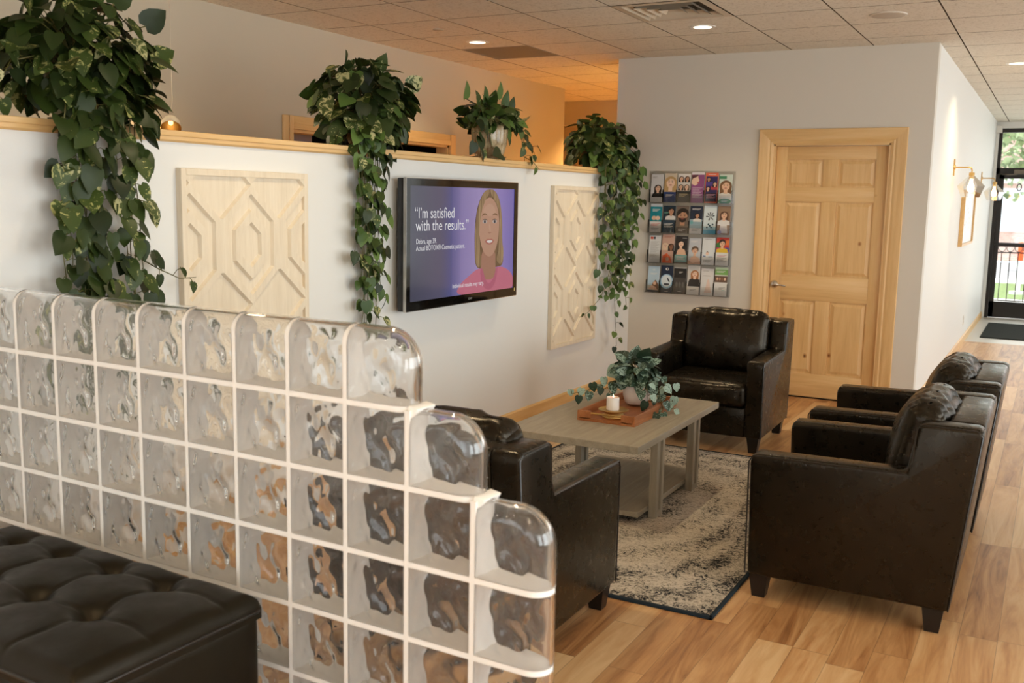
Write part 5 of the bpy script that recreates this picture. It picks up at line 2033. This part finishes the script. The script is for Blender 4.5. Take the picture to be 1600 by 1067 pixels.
b = MB()
for (x0, x1, y0, y1) in ((-h_, h_, -h_, -h_ + 0.012), (-h_, h_, h_ - 0.012, h_), (-h_, -h_ + 0.012, -h_ + 0.012, h_ - 0.012), (h_ - 0.012, h_, -h_ + 0.012, h_ - 0.012)):
    b.box(x0, x1, y0, y1, -0.001, 0.011, flat((150, 142, 130), 0.6))
b.build('frame', gr)
sp = thing('ceiling_speaker', 'round flush ceiling speaker over the corridor corner', 'speaker', (0.535, 4.828, CH))
b = MB()
b.lathe([(0.0, -0.010), (0.085, -0.009), (0.10, -0.006)], flat((186, 176, 160), 0.7), n=32)
b.build('grille', sp, True)
b = MB()
b.lathe([(0.10, -0.007), (0.112, -0.005), (0.116, 0.0), (0.116, 0.002)], flat((206, 198, 184), 0.5), n=32)
b.build('rim', sp, True)
for (x, y, lab) in ((-2.45, 4.22, 'small round sprinkler cover in the ceiling left of the lit recessed light'), (-2.36, 7.9, 'small round sprinkler cover in the ceiling far back over the hall')):
    b = MB()
    b.lathe([(0.0, -0.006), (0.036, -0.006), (0.040, -0.003), (0.040, 0.002)], flat((178, 164, 142), 0.5), n=24)
    o = b.build('sprinkler_cover', None, True, (x, y, CH))
    tag(o, lab, 'sprinkler cover', 'sprinkler covers')

# ================================================================== OUTSIDE THE ENTRY
b = MB()
b.box(-14, 16, END + 0.2, 17.5, -0.12, -0.02, flat((206, 202, 194), 0.8))
tag(b.build('sidewalk'), kind='structure')
kg = NT('lawn_grass')
og = kg.obj()
kg.base(kg.ramp(kg.noise(og, 30, 4, 0.7), [(0.3, lin(72, 92, 48)), (0.7, lin(124, 142, 84))]))
kg.rough(0.9)
b = MB()
b.box(-14, 16, 17.5, 21.5, -0.12, -0.01, kg.m)
tag(b.build('lawn'), kind='structure')
b = MB()
b.box(-14, 16, 21.5, 23.2, -0.12, -0.02, flat((214, 212, 206), 0.8))
b.box(-14, 16, 23.2, 31, -0.12, -0.04, flat((150, 148, 146), 0.8))
tag(b.build('street'), kind='structure')
rl = thing('iron_railing', 'black iron railing with a row of rings outside the glass door', 'railing', (0, 16.0, -0.02))
b = MB()
b.box(-3, 5, -0.015, 0.015, 1.0, 1.03, M['black'])
b.box(-3, 5, -0.012, 0.012, 0.86, 0.88, M['black'])
b.box(-3, 5, -0.012, 0.012, 0.08, 0.10, M['black'])
b.build('rail', rl)
b = MB()
for k in range(66):
    x = -3 + 8 * (k + 0.5) / 66
    b.box(x - 0.007, x + 0.007, -0.007, 0.007, 0.1, 0.86, M['black'])
b.build('balusters', rl)['kind'] = 'stuff'
b = MB()
for k in range(66):
    x = -3 + 8 * (k + 0.5) / 66
    pts = [(x + 0.055 * math.cos(a), 0, 0.94 + 0.055 * math.sin(a)) for a in [2 * PI * q / 12 for q in range(13)]]
    b.tube(pts, 0.006, M['black'], 5, False)
b.build('rings', rl)['kind'] = 'stuff'
for x in (-3, -1, 1.42, 3, 5):
    b = MB()
    b.box(x - 0.025, x + 0.025, -0.025, 0.025, 0, 1.06, M['black'])
    b.build('post', rl)
mk = thing('safety_post', 'orange and white safety post standing on the grass outside', 'post', (1.02, 18.6, -0.01))
b = MB()
b.lathe([(0.0, 0.0), (0.14, 0.0), (0.14, 0.05), (0.045, 0.06), (0.045, 0.62), (0.0, 0.62)], flat((232, 230, 226), 0.5), n=16)
b.build('sleeve', mk, 40)
b = MB()
b.lathe([(0.046, 0.62), (0.05, 0.62), (0.05, 0.95), (0.0, 0.97)], flat((226, 96, 40), 0.5), n=16)
b.build('top', mk, 40)
random.seed(77)


def tree(name, label, at, height, crown_r, n):
    t = thing(name, label, 'tree', at, group='street trees outside the entry')
    b = MB()
    b.tube([(0, 0, 0), (0.05, 0, height * 0.25), (-0.05, 0.05, height * 0.5), (0.1, 0, height * 0.8)], 0.17, flat((92, 76, 62), 0.9), 10, True, 0.06)
    for k in range(5):
        a_ = k * 1.3
        b.tube([(0, 0, height * (0.35 + 0.08 * k)), (0.6 * math.cos(a_), 0.6 * math.sin(a_), height * (0.5 + 0.08 * k)), (1.3 * math.cos(a_), 1.3 * math.sin(a_), height * (0.56 + 0.08 * k))], 0.06, flat((92, 76, 62), 0.9), 6, True, 0.02)
    b.build('trunk', t, True)
    f = MB()
    mats = [flat((134, 150, 104), 0.6), flat((156, 170, 124), 0.6), flat((106, 124, 80), 0.6)]
    for i in range(n):
        u, zc = random.uniform(0, 2 * PI), random.uniform(-1, 1)
        rr_ = math.sqrt(1 - zc * zc)
        k = random.uniform(0.45, 1.0)
        p = Vector((rr_ * math.cos(u) * crown_r, rr_ * math.sin(u) * crown_r, height * 0.66 + zc * height * 0.36)) * 1.0
        p = Vector((p.x * k, p.y * k, height * 0.66 + (p.z - height * 0.66) * k))
        d = rv(1)
        nn = d.cross(rv(1))
        s = d.cross(nn)
        if s.length < 1e-3 or d.length < 1e-3:
            continue
        d, s = d.normalized(), s.normalized()
        z_ = random.uniform(0.12, 0.26)
        f.add([p, p + (d * 0.5 + s * 0.32) * z_, p + d * z_, p + (d * 0.5 - s * 0.32) * z_], [(0, 1, 2, 3)], random.choice(mats))
    f.build('foliage', t)
    return t


tree('street_tree', 'leafy green street tree whose branches hang behind the door glass', (1.6, 22.3, -0.02), 5.2, 2.6, 2600)
tree('street_tree', 'leafy green street tree farther left across the lawn', (-3.4, 26.0, -0.04), 6.0, 2.8, 1600)
kb = NT('red_brick')
ob = kb.obj()
bt = kb.n('ShaderNodeTexBrick')
kb.set(bt, 'Vector', kb.comb(kb.sep(ob)[0], kb.sep(ob)[2], 0.0))
bt.inputs['Scale'].default_value = 4.0
bt.inputs['Color1'].default_value = (*lin(190, 150, 134), 1)
bt.inputs['Color2'].default_value = (*lin(202, 166, 150), 1)
bt.inputs['Mortar'].default_value = (*lin(186, 174, 162), 1)
kb.base(bt.outputs['Color'])
kb.rough(0.9)
bd = thing('brick_building', 'red brick building with white trim across the street', 'building', (0, 32, -0.04))
b = MB()
b.box(-16, 18, 0, 6, 0, 5.5, kb.m)
b.build('wall', bd)
b = MB()
b.box(-16, 18, -0.06, 0, 2.35, 2.75, flat((226, 222, 214), 0.7))
b.build('band', bd)
for k in range(9):
    b = MB()
    x = -14 + 3.4 * k
    b.box(x, x + 1.5, -0.05, 0.02, 0.9, 2.2, flat((226, 224, 220), 0.6))
    b.box(x + 0.1, x + 1.4, -0.06, -0.049, 1.0, 2.1, flat((196, 200, 200), 0.3))
    b.build('window', bd)
